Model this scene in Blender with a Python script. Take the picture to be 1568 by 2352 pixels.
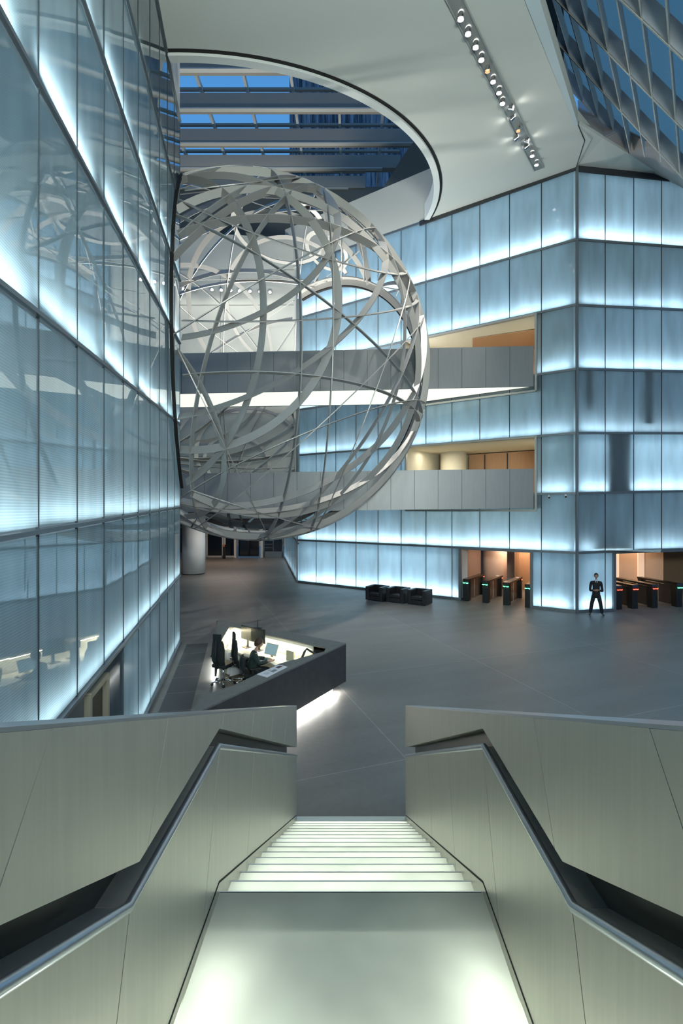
import bpy, bmesh, math, random
from mathutils import Vector, Matrix
random.seed(7)
S = bpy.context.scene
for o in list(bpy.data.objects): bpy.data.objects.remove(o)
COL = S.collection
V = Vector
# ------------------------------------------------------------------ camera
F, U0, V0, H = 1110.0, 806.0, 1169.0, 4.6      # focal length in pixels, principal point, eye height
CAM = V((0, 0, H))
cd = bpy.data.cameras.new('camera'); cam = bpy.data.objects.new('camera', cd); COL.objects.link(cam)
cam.location = CAM; cam.rotation_euler = (math.pi/2, 0, 0)
cd.sensor_fit = 'VERTICAL'; cd.sensor_height = 36; cd.sensor_width = 24; cd.lens = 36*F/2352
cd.shift_x = -(U0-784)/2352; cd.shift_y = (V0-1176)/2352
cd.clip_start = 0.05; cd.clip_end = 500
S.camera = cam
# ------------------------------------------------------------------ view, world
S.view_settings.view_transform = 'Standard'; S.view_settings.look = 'None'
S.view_settings.gamma = 1; S.view_settings.use_curve_mapping = False
S.view_settings.exposure = 0.0
S.cycles.use_denoising = True; S.cycles.max_bounces = 7; S.cycles.diffuse_bounces = 3
S.cycles.use_adaptive_sampling = True; S.cycles.adaptive_threshold = .06
S.cycles.glossy_bounces = 3; S.cycles.transmission_bounces = 4; S.cycles.transparent_max_bounces = 12
S.cycles.sample_clamp_indirect = 4.0; S.cycles.caustics_reflective = False; S.cycles.caustics_refractive = False
W = bpy.data.worlds.new('dusk'); S.world = W; W.use_nodes = True
nt = W.node_tree; nt.nodes.clear()
wo = nt.nodes.new('ShaderNodeOutputWorld'); bg = nt.nodes.new('ShaderNodeBackground')
tc = nt.nodes.new('ShaderNodeTexCoord'); sx = nt.nodes.new('ShaderNodeSeparateXYZ'); cr = nt.nodes.new('ShaderNodeValToRGB')
nt.links.new(tc.outputs['Generated'], sx.inputs[0]); nt.links.new(sx.outputs['Z'], cr.inputs[0])
nt.links.new(cr.outputs[0], bg.inputs[0]); nt.links.new(bg.outputs[0], wo.inputs[0])
e = cr.color_ramp.elements
e[0].position = 0.0; e[0].color = (.10, .11, .11, 1)
e[1].position = 1.0; e[1].color = (.05, .20, .50, 1)
k = e.new(.25); k.color = (.13, .24, .38, 1)
k = e.new(.55); k.color = (.10, .35, .76, 1)
bg.inputs[1].default_value = 1.0

def area(name, loc, xdir, aim, sx_, sy_, power, color):
    """a rectangular luminaire; xdir its long side, aim where it shines"""
    ld = bpy.data.lights.new(name, 'AREA'); ld.shape = 'RECTANGLE'; ld.size = sx_; ld.size_y = sy_
    ld.energy = power; ld.color = color
    o = bpy.data.objects.new(name, ld); COL.objects.link(o)
    z = -V(aim).normalized(); x = V(xdir).normalized(); x = (x - z*x.dot(z)).normalized(); y = z.cross(x)
    m = Matrix((x, y, z)).transposed().to_4x4(); m.translation = V(loc); o.matrix_world = m
    return o
def spot(name, loc, aim, power, color, size=60, blend=.5, rad=.05):
    ld = bpy.data.lights.new(name, 'SPOT'); ld.energy = power; ld.color = color
    ld.spot_size = math.radians(size); ld.spot_blend = blend; ld.shadow_soft_size = rad
    o = bpy.data.objects.new(name, ld); COL.objects.link(o); o.location = loc
    o.rotation_euler = V(aim).to_track_quat('-Z', 'Y').to_euler()
    return o
# unseen area lights added behind the camera; the first brightens the lobby ceiling
UPFILL = 3200
area('ceiling_fill', (2.5, -4.0, 7.0), (1, 0, 0), (0.28, .75, .75), 5, 1.2, UPFILL, (.90, 1, .93))
area('stair_fill', (0, -2.6, 9.0), (1, 0, 0), (0, .45, -1), 3, 2, 135, (1, .97, .82))  # overhead fill added to brighten the steel parapets
# fill light added above the upper footbridge, brightening back wall and skylight beams
area('atrium_fill', (-3.0, 24.2, 10.9), (1, 0, 0), (0, .15, 1), 9, .8, 1500, (1, 1, .93))

# ------------------------------------------------------------------ materials
MATS = {}
def mat(name, color, rough=.5, metal=0, noise=0, nscale=8, stretch=(1, 1, 1), bump=0, emit=None, estr=0, spec=.5, coat=0):
    if name in MATS: return MATS[name]
    m = bpy.data.materials.new(name); m.use_nodes = True; t = m.node_tree; b = t.nodes['Principled BSDF']
    b.inputs['Base Color'].default_value = (*color, 1); b.inputs['Roughness'].default_value = rough
    b.inputs['Metallic'].default_value = metal; b.inputs['Specular IOR Level'].default_value = spec
    b.inputs['Coat Weight'].default_value = coat
    if emit: b.inputs['Emission Color'].default_value = (*emit, 1); b.inputs['Emission Strength'].default_value = estr
    c = t.nodes.new('ShaderNodeTexCoord'); mp = t.nodes.new('ShaderNodeMapping'); mp.inputs['Scale'].default_value = stretch
    n = t.nodes.new('ShaderNodeTexNoise'); n.inputs['Scale'].default_value = nscale; n.inputs['Detail'].default_value = 4
    t.links.new(c.outputs['Object'], mp.inputs[0]); t.links.new(mp.outputs[0], n.inputs['Vector'])
    r = t.nodes.new('ShaderNodeMapRange'); r.inputs['To Min'].default_value = 1-noise; r.inputs['To Max'].default_value = 1+noise
    t.links.new(n.outputs['Fac'], r.inputs['Value'])
    x = t.nodes.new('ShaderNodeMix'); x.data_type = 'RGBA'; x.blend_type = 'MULTIPLY'; x.inputs['Factor'].default_value = 1
    x.inputs['A'].default_value = (*color, 1); t.links.new(r.outputs[0], x.inputs['B']); t.links.new(x.outputs['Result'], b.inputs['Base Color'])
    if bump:
        bp = t.nodes.new('ShaderNodeBump'); bp.inputs['Strength'].default_value = bump; bp.inputs['Distance'].default_value = .01
        t.links.new(n.outputs['Fac'], bp.inputs['Height']); t.links.new(bp.outputs[0], b.inputs['Normal'])
    MATS[name] = m; return m

def glass_mat(name, tr, df, gloss_rough, ior=1.5, frit=0, tr_w=.75):
    """frosted back-lit glass: diffuse transmission + a little diffuse + mirror coat"""
    m = bpy.data.materials.new(name); m.use_nodes = True; t = m.node_tree; t.nodes.clear()
    out = t.nodes.new('ShaderNodeOutputMaterial')
    T = t.nodes.new('ShaderNodeBsdfTranslucent'); D = t.nodes.new('ShaderNodeBsdfDiffuse'); G = t.nodes.new('ShaderNodeBsdfGlossy')
    T.inputs[0].default_value = (*tr, 1); D.inputs[0].default_value = (*df, 1)
    G.inputs['Roughness'].default_value = gloss_rough; G.inputs[0].default_value = (.95, .97, 1, 1)
    a = t.nodes.new('ShaderNodeMixShader'); a.inputs[0].default_value = tr_w
    t.links.new(D.outputs[0], a.inputs[1]); t.links.new(T.outputs[0], a.inputs[2])
    fr = t.nodes.new('ShaderNodeFresnel'); fr.inputs[0].default_value = ior
    b = t.nodes.new('ShaderNodeMixShader'); t.links.new(fr.outputs[0], b.inputs[0])
    t.links.new(a.outputs[0], b.inputs[1]); t.links.new(G.outputs[0], b.inputs[2]); t.links.new(b.outputs[0], out.inputs[0])
    c = t.nodes.new('ShaderNodeTexCoord'); mp = t.nodes.new('ShaderNodeMapping'); mp.inputs['Scale'].default_value = (1, 1, .22)
    n = t.nodes.new('ShaderNodeTexNoise'); n.inputs['Scale'].default_value = 1.9; n.inputs['Detail'].default_value = 2
    t.links.new(c.outputs['Object'], mp.inputs[0]); t.links.new(mp.outputs[0], n.inputs['Vector'])
    r = t.nodes.new('ShaderNodeMapRange'); r.inputs['From Min'].default_value = .3; r.inputs['From Max'].default_value = .7
    r.inputs['To Min'].default_value = .78; r.inputs['To Max'].default_value = 1.1  # vertical streaks of uneven backlight put into the transmission tint
    t.links.new(n.outputs['Fac'], r.inputs['Value'])
    x = t.nodes.new('ShaderNodeMix'); x.data_type = 'RGBA'; x.blend_type = 'MULTIPLY'; x.inputs['Factor'].default_value = 1
    x.inputs['A'].default_value = (*tr, 1); t.links.new(r.outputs[0], x.inputs['B'])
    last = x
    if frit:   # fine printed dot lines
        w = t.nodes.new('ShaderNodeTexWave'); w.wave_type = 'BANDS'; w.bands_direction = 'Z'; w.inputs['Scale'].default_value = frit
        t.links.new(c.outputs['Object'], w.inputs['Vector'])
        r2 = t.nodes.new('ShaderNodeMapRange'); r2.inputs['To Min'].default_value = .80; r2.inputs['To Max'].default_value = 1.05
        t.links.new(w.outputs['Fac'], r2.inputs['Value'])
        y = t.nodes.new('ShaderNodeMix'); y.data_type = 'RGBA'; y.blend_type = 'MULTIPLY'; y.inputs['Factor'].default_value = 1
        t.links.new(x.outputs['Result'], y.inputs['A']); t.links.new(r2.outputs[0], y.inputs['B']); last = y
    t.links.new(last.outputs['Result'], T.inputs[0])
    MATS[name] = m; return m
def clear_glass(name, tint=(1, 1, 1), ior=1.5):
    m = bpy.data.materials.new(name); m.use_nodes = True; t = m.node_tree; t.nodes.clear()
    out = t.nodes.new('ShaderNodeOutputMaterial'); T = t.nodes.new('ShaderNodeBsdfTransparent'); G = t.nodes.new('ShaderNodeBsdfGlossy')
    T.inputs[0].default_value = (*tint, 1); G.inputs['Roughness'].default_value = .02
    fr = t.nodes.new('ShaderNodeFresnel'); fr.inputs[0].default_value = ior
    b = t.nodes.new('ShaderNodeMixShader'); t.links.new(fr.outputs[0], b.inputs[0]); t.links.new(T.outputs[0], b.inputs[1])
    t.links.new(G.outputs[0], b.inputs[2]); t.links.new(b.outputs[0], out.inputs[0]); return m

M = dict(
    glassR=glass_mat('frosted_glass', (.68, .87, .98), (.30, .38, .43), .06),
    glassL=glass_mat('fritted_mirror_glass', (.70, .88, .93), (.20, .26, .27), .012, 1.95, 11.0),
    cavity=mat('cavity_white', (.76, .84, .88), .9),
    rail=mat('rail_aluminium', (.20, .23, .25), .45, .6, .05),
    dark=mat('dark_joint', (.03, .035, .04), .6),
    slim=mat('slim_joint', (.10, .13, .15), .5),
    black=mat('black_gap', (.004, .004, .004), .8),
    ceiling=mat('ceiling_plaster', (.66, .69, .65), .85, 0, .02, .6),
    plaster=mat('beige_plaster', (.60, .61, .56), .8, 0, .03, 1),
    rim=mat('white_rim', (.80, .84, .82), .5, 0, .03),
    steel=mat('brushed_steel', (.60, .585, .51), .40, .72, .10, 3, (14, 14, .6)),
    steeltop=mat('steel_cap', (.62, .66, .70), .30, .9, .05),
    band=mat('satin_steel_band', (.38, .375, .36), .42, .35, .05, 2),
    cable=mat('steel_cable', (.62, .62, .60), .35, .7),
    beam=mat('grey_beam', (.58, .61, .64), .6, .1, .05, 1),
    flange=mat('light_flange', (.74, .74, .69), .5, .1),
    bridge=mat('zinc_panel', (.29, .305, .31), .42, .35, .08, 2, (6, 6, .6)),
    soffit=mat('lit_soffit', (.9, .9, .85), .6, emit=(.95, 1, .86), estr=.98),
    cream=mat('cream_wall', (.78, .72, .58), .7, 0, .03),
    wood=mat('ochre_wood', (.52, .30, .17), .6, 0, .15, 3, (8, 8, .5)),
    pinkwall=mat('warm_wall', (.66, .48, .38), .7, 0, .04),
    stone=mat('dark_stone', (.050, .050, .050), .55, 0, .35, 6, bump=.1),
    stonetop=mat('honed_stone', (.16, .16, .15), .5, 0, .25, 8),
    white=mat('white_laminate', (.86, .84, .74), .5),
    bplastic=mat('black_plastic', (.012, .014, .015), .45),
    mesh=mat('black_fabric', (.010, .013, .014), .8, 0, .2, 60),
    leather=mat('black_leather', (.018, .018, .020), .38, 0, .2, 30),
    chrome=mat('chrome', (.75, .75, .75), .15, 1),
    skin=mat('skin', (.42, .25, .18), .55),
    hair=mat('brown_hair', (.05, .022, .012), .6, 0, .3, 40),
    suit=mat('dark_suit', (.008, .010, .013), .8, 0, .2, 40),
    shirt=mat('white_shirt', (.7, .72, .75), .7),
    coat=mat('dark_green_jacket', (.010, .028, .024), .8, 0, .2, 40),
    column=mat('white_column', (.80, .80, .77), .6, 0, .02),
    lampon=mat('lamp_glow', (1, 1, 1), .3, emit=(1, .97, .92), estr=14),
    lampwarm=mat('lamp_dim', (1, .8, .6), .3, emit=(1, .55, .25), estr=1.2),
    green=mat('green_led', (0, .3, .1), .3, emit=(.10, 1, .40), estr=7),
    red=mat('red_led', (.4, 0, 0), .3, emit=(1, .06, .03), estr=7),
    screen=mat('pale_screen', (.1, .15, .17), .3, emit=(.35, .55, .60), estr=.5),
    paper=mat('paper', (.8, .79, .8), .7),
    tower=None)

# floor stone with joints
def floor_mat():
    m = bpy.data.materials.new('grey_floor_stone'); m.use_nodes = True; t = m.node_tree; b = t.nodes['Principled BSDF']
    c = t.nodes.new('ShaderNodeTexCoord'); mp = t.nodes.new('ShaderNodeMapping')
    mp.inputs['Rotation'].default_value = (0, 0, math.radians(-20)); mp.inputs['Location'].default_value = (.6, 1.2, 0)
    t.links.new(c.outputs['Object'], mp.inputs[0])
    br = t.nodes.new('ShaderNodeTexBrick'); br.offset = 0; br.inputs['Scale'].default_value = 1
    br.inputs['Mortar Size'].default_value = .012; br.inputs['Brick Width'].default_value = 4.6; br.inputs['Row Height'].default_value = 4.6
    br.inputs['Color1'].default_value = (1, 1, 1, 1); br.inputs['Color2'].default_value = (.93, .93, .93, 1); br.inputs['Mortar'].default_value = (1.45, 1.45, 1.45, 1)
    t.links.new(mp.outputs[0], br.inputs['Vector'])
    n1 = t.nodes.new('ShaderNodeTexNoise'); n1.inputs['Scale'].default_value = .45; n1.inputs['Detail'].default_value = 3
    n2 = t.nodes.new('ShaderNodeTexNoise'); n2.inputs['Scale'].default_value = 9; n2.inputs['Detail'].default_value = 6; n2.inputs['Roughness'].default_value = .75
    st = t.nodes.new('ShaderNodeMapping'); st.inputs['Scale'].default_value = (.5, 2.2, 1); t.links.new(mp.outputs[0], st.inputs[0])
    t.links.new(st.outputs[0], n1.inputs['Vector']); t.links.new(mp.outputs[0], n2.inputs['Vector'])
    ramp = t.nodes.new('ShaderNodeValToRGB'); ramp.color_ramp.elements[0].position = .3; ramp.color_ramp.elements[1].position = .7
    ramp.color_ramp.elements[0].color = (.160, .149, .132, 1); ramp.color_ramp.elements[1].color = (.24, .226, .204, 1)
    mx = t.nodes.new('ShaderNodeMath'); mx.operation = 'MULTIPLY_ADD'; mx.inputs[1].default_value = .6; mx.inputs[2].default_value = 0
    ad = t.nodes.new('ShaderNodeMath'); ad.operation = 'MULTIPLY_ADD'; ad.inputs[1].default_value = .4
    t.links.new(n1.outputs['Fac'], mx.inputs[0]); t.links.new(n2.outputs['Fac'], ad.inputs[0]); t.links.new(mx.outputs[0], ad.inputs[2])
    t.links.new(ad.outputs[0], ramp.inputs[0])
    x = t.nodes.new('ShaderNodeMix'); x.data_type = 'RGBA'; x.blend_type = 'MULTIPLY'; x.inputs['Factor'].default_value = 1
    t.links.new(ramp.outputs[0], x.inputs['A']); t.links.new(br.outputs['Color'], x.inputs['B']); t.links.new(x.outputs['Result'], b.inputs['Base Color'])
    b.inputs['Roughness'].default_value = .42
    bp = t.nodes.new('ShaderNodeBump'); bp.inputs['Strength'].default_value = .25; bp.inputs['Distance'].default_value = .01
    t.links.new(n2.outputs['Fac'], bp.inputs['Height']); t.links.new(bp.outputs[0], b.inputs['Normal'])
    return m
M['floor'] = floor_mat()
def tower_mat():
    m = bpy.data.materials.new('tower_facade'); m.use_nodes = True; t = m.node_tree; b = t.nodes['Principled BSDF']
    c = t.nodes.new('ShaderNodeTexCoord'); mp = t.nodes.new('ShaderNodeMapping'); mp.inputs['Scale'].default_value = (1.6, 1, .05)
    n = t.nodes.new('ShaderNodeTexNoise'); n.inputs['Scale'].default_value = 1.2; n.inputs['Detail'].default_value = 5; n.inputs['Roughness'].default_value = .8
    t.links.new(c.outputs['Object'], mp.inputs[0]); t.links.new(mp.outputs[0], n.inputs['Vector'])
    r = t.nodes.new('ShaderNodeValToRGB'); r.color_ramp.elements[0].position = .45; r.color_ramp.elements[1].position = .68
    r.color_ramp.elements[0].color = (.01, .022, .05, 1); r.color_ramp.elements[1].color = (.45, .58, .75, 1)
    t.links.new(n.outputs['Fac'], r.inputs[0]); t.links.new(r.outputs[0], b.inputs['Base Color']); b.inputs['Roughness'].default_value = .4
    return m
M['tower'] = tower_mat()

# ------------------------------------------------------------------ mesh helpers
class MB:
    def __init__(s): s.v = []; s.f = []
    def quad(s, *p):
        i = len(s.v); s.v += [tuple(q) for q in p]; s.f.append(tuple(range(i, i+len(p)))); return s
    def hexa(s, b, t):
        """b, t: 4 bottom and 4 top points in the same order"""
        i = len(s.v); s.v += [tuple(q) for q in list(b)+list(t)]
        s.f += [(i+3, i+2, i+1, i), (i+4, i+5, i+6, i+7)] + [(i+k, i+(k+1) % 4, i+4+(k+1) % 4, i+4+k) for k in range(4)]; return s
    def box(s, c, size, x=(1, 0, 0), z=(0, 0, 1)):
        c = V(c); x = V(x).normalized(); z = V(z).normalized(); y = z.cross(x).normalized(); a, b, h = [q/2 for q in size]
        f = lambda sz: [c+x*sx_*a+y*sy_*b+z*sz*h for sx_, sy_ in ((-1, -1), (1, -1), (1, 1), (-1, 1))]
        return s.hexa(f(-1), f(1))
    def prism(s, poly, d):
        """poly: 3D points, extruded by vector d"""
        d = V(d); i = len(s.v); n = len(poly); s.v += [tuple(V(p)) for p in poly]+[tuple(V(p)+d) for p in poly]
        s.f += [tuple(range(i+n-1, i-1, -1)), tuple(range(i+n, i+2*n))] + [(i+k, i+(k+1) % n, i+n+(k+1) % n, i+n+k) for k in range(n)]; return s
    def bar(s, a, b, w, h, up=(0, 0, 1)):
        a = V(a); b = V(b); d = (b-a).normalized(); u = V(up); u = (u-d*u.dot(d)).normalized(); r = d.cross(u)
        q = lambda p: [p-r*w/2-u*h/2, p+r*w/2-u*h/2, p+r*w/2+u*h/2, p-r*w/2+u*h/2]
        return s.hexa(q(a), q(b))
    def tube(s, pts, r, n=10, caps=True):
        pts = [V(p) for p in pts]; rr = r if isinstance(r, (list, tuple)) else [r]*len(pts); i0 = len(s.v)
        for k, p in enumerate(pts):
            d = (pts[min(k+1, len(pts)-1)]-pts[max(k-1, 0)]).normalized()
            u = V((0, 0, 1)) if abs(d.z) < .95 else V((1, 0, 0)); a = d.cross(u).normalized(); b = a.cross(d)
            s.v += [tuple(p+(a*math.cos(t)+b*math.sin(t))*rr[k]) for t in [2*math.pi*j/n for j in range(n)]]
        for k in range(len(pts)-1):
            for j in range(n):
                s.f.append((i0+k*n+j, i0+k*n+(j+1) % n, i0+(k+1)*n+(j+1) % n, i0+(k+1)*n+j))
        if caps: s.f += [tuple(range(i0+n-1, i0-1, -1)), tuple(range(i0+(len(pts)-1)*n, i0+len(pts)*n))]
        return s
    def build(s, name, m, parent=None, smooth=False, bevel=0, face=None, **tags):
        """face: for single panes, the direction their outer side looks"""
        me = bpy.data.meshes.new(name); me.from_pydata(s.v, [], s.f); me.update()
        bm = bmesh.new(); bm.from_mesh(me)
        if face is None: bmesh.ops.recalc_face_normals(bm, faces=bm.faces)
        else:
            bm.normal_update()
            for f_ in bm.faces:
                if f_.normal.dot(V(face)) < 0: f_.normal_flip()
        bm.to_mesh(me); bm.free()
        me.materials.append(m)
        if smooth: me.shade_smooth()
        o = bpy.data.objects.new(name, me); COL.objects.link(o)
        if parent: o.parent = parent; o.matrix_parent_inverse = Matrix.Identity(4)
        if bevel:
            bv = o.modifiers.new('bevel', 'BEVEL'); bv.width = bevel; bv.segments = 3; bv.limit_method = 'ANGLE'
        if tags: tag(o, **tags)
        return o
def tag(o, label=None, cat=None, group=None, kind=None):
    if label: o['label'] = label
    if cat: o['category'] = cat
    if group: o['group'] = group
    if kind: o['kind'] = kind
    return o
def thing(name, label=None, cat=None, loc=(0, 0, 0), rz=0, group=None, kind=None):
    o = bpy.data.objects.new(name, None); COL.objects.link(o); o.location = loc; o.rotation_euler = (0, 0, rz)
    o.empty_display_size = .2
    return tag(o, label, cat, group, kind)
def copy_tree(o, parent=None):
    c = o.copy(); COL.objects.link(c); c.parent = parent
    for ch in [x for x in bpy.data.objects if x.parent == o]: copy_tree(ch, c)
    return c
def ray(u, v): return V(((u-U0)/F, 1, -(v-V0)/F))
def at(u, v, Y): return CAM+ray(u, v)*Y
class Frame:      # a vertical plane: origin, horizontal direction, normal towards the lobby
    def __init__(s, a, b, toward=(0, 0)):
        s.o = V((a[0], a[1], 0)); d = V((b[0]-a[0], b[1]-a[1], 0)); s.L = d.length; s.e = d.normalized()
        n = V((-s.e.y, s.e.x, 0))
        if n.dot(V((*toward, 0))-s.o) < 0: n = -n
        s.n = n
    def __call__(s, t, z, off=0): return s.o+s.e*t+s.n*off+V((0, 0, z))
    def su(s, u):     # distance along the plane that shows at image column u
        q = (u-U0)/F; return (q*s.o.y-s.o.x)/(s.e.x-q*s.e.y)
# ------------------------------------------------------------------ main planes
FL = Frame((-3.35, 30.2), (9.93, 21.36))                 # facade, left face
P1 = (9.93, 21.36); FR = Frame(P1, (9.93+.983*14, 21.36+.183*14))   # facade, right face
LW = Frame((-2.173-.223*0.3, 0.3), (-2.173-.223*16.55, 16.55), (5, 10))
TW = Frame((-3.35, 30.2), (-6.34, 46), (-12, 38))        # wall of the entrance passage
CEIL = lambda x, y: 16.14+.0742*x+.1306*y                # ceiling height

# ------------------------------------------------------------------ floor and ceiling
fl = MB(); fl.quad((-22, -8, 0), (26, -8, 0), (26, 60, 0), (-22, 60, 0)); fl.build('floor', M['floor'], kind='structure')
HC = V((-5.82, 23.66)); HR = 10.09
def on_circle(a, r=HR): return (HC.x+r*math.cos(a), HC.y+r*math.sin(a))
a0 = math.atan2(13.66-HC.y, -5.19-HC.x); a1 = math.atan2(25.13-HC.y, 4.16-HC.x)
NA = 60; arc = [on_circle(a0+(a1-a0)*i/NA) for i in range(NA+1)]
cedge = [(4.25, 25.14), (9.93, 21.36), (9.60, 19.35), (8.59, 18.30), (5.05, 12.92), (-2.45, 1.5)]
outer = [(-5.22, 13.66)]+arc[1:]+cedge[1:]
cm = MB()
fan_c = (1.5, 14.0)
# star-shaped enough to be filled as strips between the arc and the right boundary
bmc = bmesh.new(); vs = [bmc.verts.new((x, y, CEIL(x, y))) for x, y in outer]
es = [bmc.edges.new((vs[i], vs[(i+1) % len(vs)])) for i in range(len(vs))]
bmesh.ops.triangle_fill(bmc, use_beauty=True, edges=es, normal=(0, 0, 1))
me = bpy.data.meshes.new('ceiling'); bmc.to_mesh(me); bmc.free(); me.materials.append(M['ceiling'])
ce = bpy.data.objects.new('ceiling', me); COL.objects.link(ce); ce['kind'] = 'structure'
sd = ce.modifiers.new('s', 'SOLIDIFY'); sd.thickness = .5; sd.offset = -1
# make sure it thickens upward
if me.polygons[0].normal.z > 0: sd.offset = 1
# rim of the round opening: white upstand and a black slot around it
rm = MB(); bs = MB(); up = MB()
for i in range(NA):
    A, B = [a0+(a1-a0)*j/NA for j in (i, i+1)]
    def pr(a, r, dz): x, y = on_circle(a, r); return (x, y, CEIL(x, y)+dz)
    rm.hexa([pr(A, HR-.10, -.10), pr(B, HR-.10, -.10), pr(B, HR-.36, -.10), pr(A, HR-.36, -.10)],
            [pr(A, HR-.10, .75), pr(B, HR-.10, .75), pr(B, HR-.36, .75), pr(A, HR-.36, .75)])
    bs.hexa([pr(A, HR+.02, -.015), pr(B, HR+.02, -.015), pr(B, HR-.12, -.015), pr(A, HR-.12, -.015)],
            [pr(A, HR+.02, .3), pr(B, HR+.02, .3), pr(B, HR-.12, .3), pr(A, HR-.12, .3)])
rm.build('trim_1', M['rim'], kind='structure'); bs.build('trim_2', M['black'], kind='structure')
# light edge along the right side of the ceiling and the fold line
te = MB()
def cp(x, y, dz=0): return V((x, y, CEIL(x, y)+dz))
for (A, B, wa) in (((8.59, 18.30), (5.05, 12.92), .35), ((5.05, 12.92), (-1.0, 3.72), 1.0)):
    q = V((B[1]-A[1], A[0]-B[0])).normalized()*-.55 if True else 0
    A_, B_ = cp(*A, -.02), cp(*B, -.02); s_ = V((-.838, .546, 0))*.32
    te.hexa([A_, B_, B_+s_*1.0, A_+s_*wa], [A_+V((0, 0, .5)), B_+V((0, 0, .5)), B_+s_+V((0, 0, .03)), A_+s_*wa+V((0, 0, .03))])
te.build('trim_3', mat('pale_edge', (.62, .72, .76), .6), kind='structure')
fo = MB()
fo.bar(cp(9.93, 21.36, -.01), cp(9.35, 19.35, -.01), .03, .02); fo.bar(cp(9.35, 19.35, -.01), cp(8.59, 18.3, -.01), .03, .02)
fo.build('trim_4', M['dark'], kind='structure')
# ------------------------------------------------------------------ back-lit glass walls
CYAN = (.74, .91, 1.0)
LP = .27     # master power of the light strips
def line(p, q): return lambda t: p[1]+(q[1]-p[1])*(t-p[0])/(q[0]-p[0])
def glass_wall(wall_name, fr, cols, rows, zl, glass, holes, power, depth=1.0, lamp_col=CYAN, jitter=0, seg=2, gap=.014, cav=True, rw=.05, off=-.28, lz=.10):
    """cols[j]: panel joints of row j; zl[j]: height lines; holes[j]: (t0, t1) left open; power[j]: (bottom, top) watt per metre"""
    root = thing(wall_name, kind='structure')
    rails, mull, back = MB(), MB(), MB()
    for j in range(rows):
        lo, hi = zl[j], zl[j+1]; cs = cols[j]; hs = holes.get(j, [])
        for a, b in zip(cs[:-1], cs[1:]):
            if any(h0-.02 <= a and b <= h1+.02 for h0, h1 in hs): continue
            J = lambda: random.uniform(-jitter, jitter)
            MB().quad(fr(a+gap, lo(a)+.05, J()), fr(b-gap, lo(b)+.05, J()), fr(b-gap, hi(b)-.05, J()), fr(a+gap, hi(a)-.05, J())).build('glass_panel', glass, root, face=fr.n)
            for t in (a, b):
                mull.hexa([fr(t-gap, lo(t), -.02), fr(t+gap, lo(t), -.02), fr(t+gap, lo(t), .012), fr(t-gap, lo(t), .012)],
                          [fr(t-gap, hi(t), -.02), fr(t+gap, hi(t), -.02), fr(t+gap, hi(t), .012), fr(t-gap, hi(t), .012)])
        # light strips, back wall and floor slab of this storey
        runs = []; cur = [cs[0]]
        for a, b in zip(cs[:-1], cs[1:]):
            if any(h0-.02 <= a and b <= h1+.02 for h0, h1 in hs):
                if len(cur) > 1: runs.append(cur)
                cur = [b]
            else:
                cur.append(b)
        if len(cur) > 1: runs.append(cur)
        for r_ in runs:
            a, b = r_[0], r_[-1]
            back.quad(fr(a, lo(a), -depth), fr(b, lo(b), -depth), fr(b, hi(b), -depth), fr(a, hi(a), -depth))
            for (z, s_) in ((lo, .02), (hi, -.02)):
                back.quad(fr(a, z(a)+s_, -.03), fr(b, z(b)+s_, -.03), fr(b, z(b)+s_, -depth), fr(a, z(a)+s_, -depth))
            for t in (a, b):
                s2 = .01 if t == a else -.01
                back.quad(fr(t+s2, lo(t), -.11), fr(t+s2, hi(t), -.11), fr(t+s2, hi(t), -depth), fr(t+s2, lo(t), -depth))
            i = 0
            while i < len(r_)-1:
                k_ = min(i+seg, len(r_)-1); p, q = r_[i], r_[k_]; mid = (p+q)/2; L = (q-p)-.04
                pw, pt = power[j]
                vr = random.uniform(.75, 1.25)
                if pw: area('led_strip', fr(mid, lo(mid)+lz, off), fr.e+V((0, 0, (lo(q)-lo(p))/(q-p))), V((0, 0, 1))+fr.n*.35, L, .07, pw*L*vr*LP, lamp_col)
                if pt: area('led_strip', fr(mid, hi(mid)-.12, -.55), fr.e, V((0, 0, -1))-fr.n*.3, L, .07, pt*L*vr*LP, lamp_col)
                i = k_
    for j in range(rows+1):
        z = zl[j]; js = cols[min(j, rows-1)]; t0, t1 = js[0], js[-1]
        hs = holes.get(0, []) if j == 0 else [h for h in holes.get(j, []) if h in holes.get(j-1, [])]
        segs = [(t0, t1)]
        for h in hs: segs = [(t0, h[0]), (h[1], t1)]
        for a, b in segs:
            w = rw
            rails.hexa([fr(a, z(a)-w, -.08), fr(b, z(b)-w, -.08), fr(b, z(b)-w, .05), fr(a, z(a)-w, .05)],
                       [fr(a, z(a)+w, -.08), fr(b, z(b)+w, -.08), fr(b, z(b)+w, .05), fr(a, z(a)+w, .05)])
    rails.build('rail', M['rail'], root); mull.build('mullion', M['slim'] if jitter else M['dark'], root)
    if cav: back.build('lining', M['cavity'], root)
    return root
con = lambda z: (lambda t: z)
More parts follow.
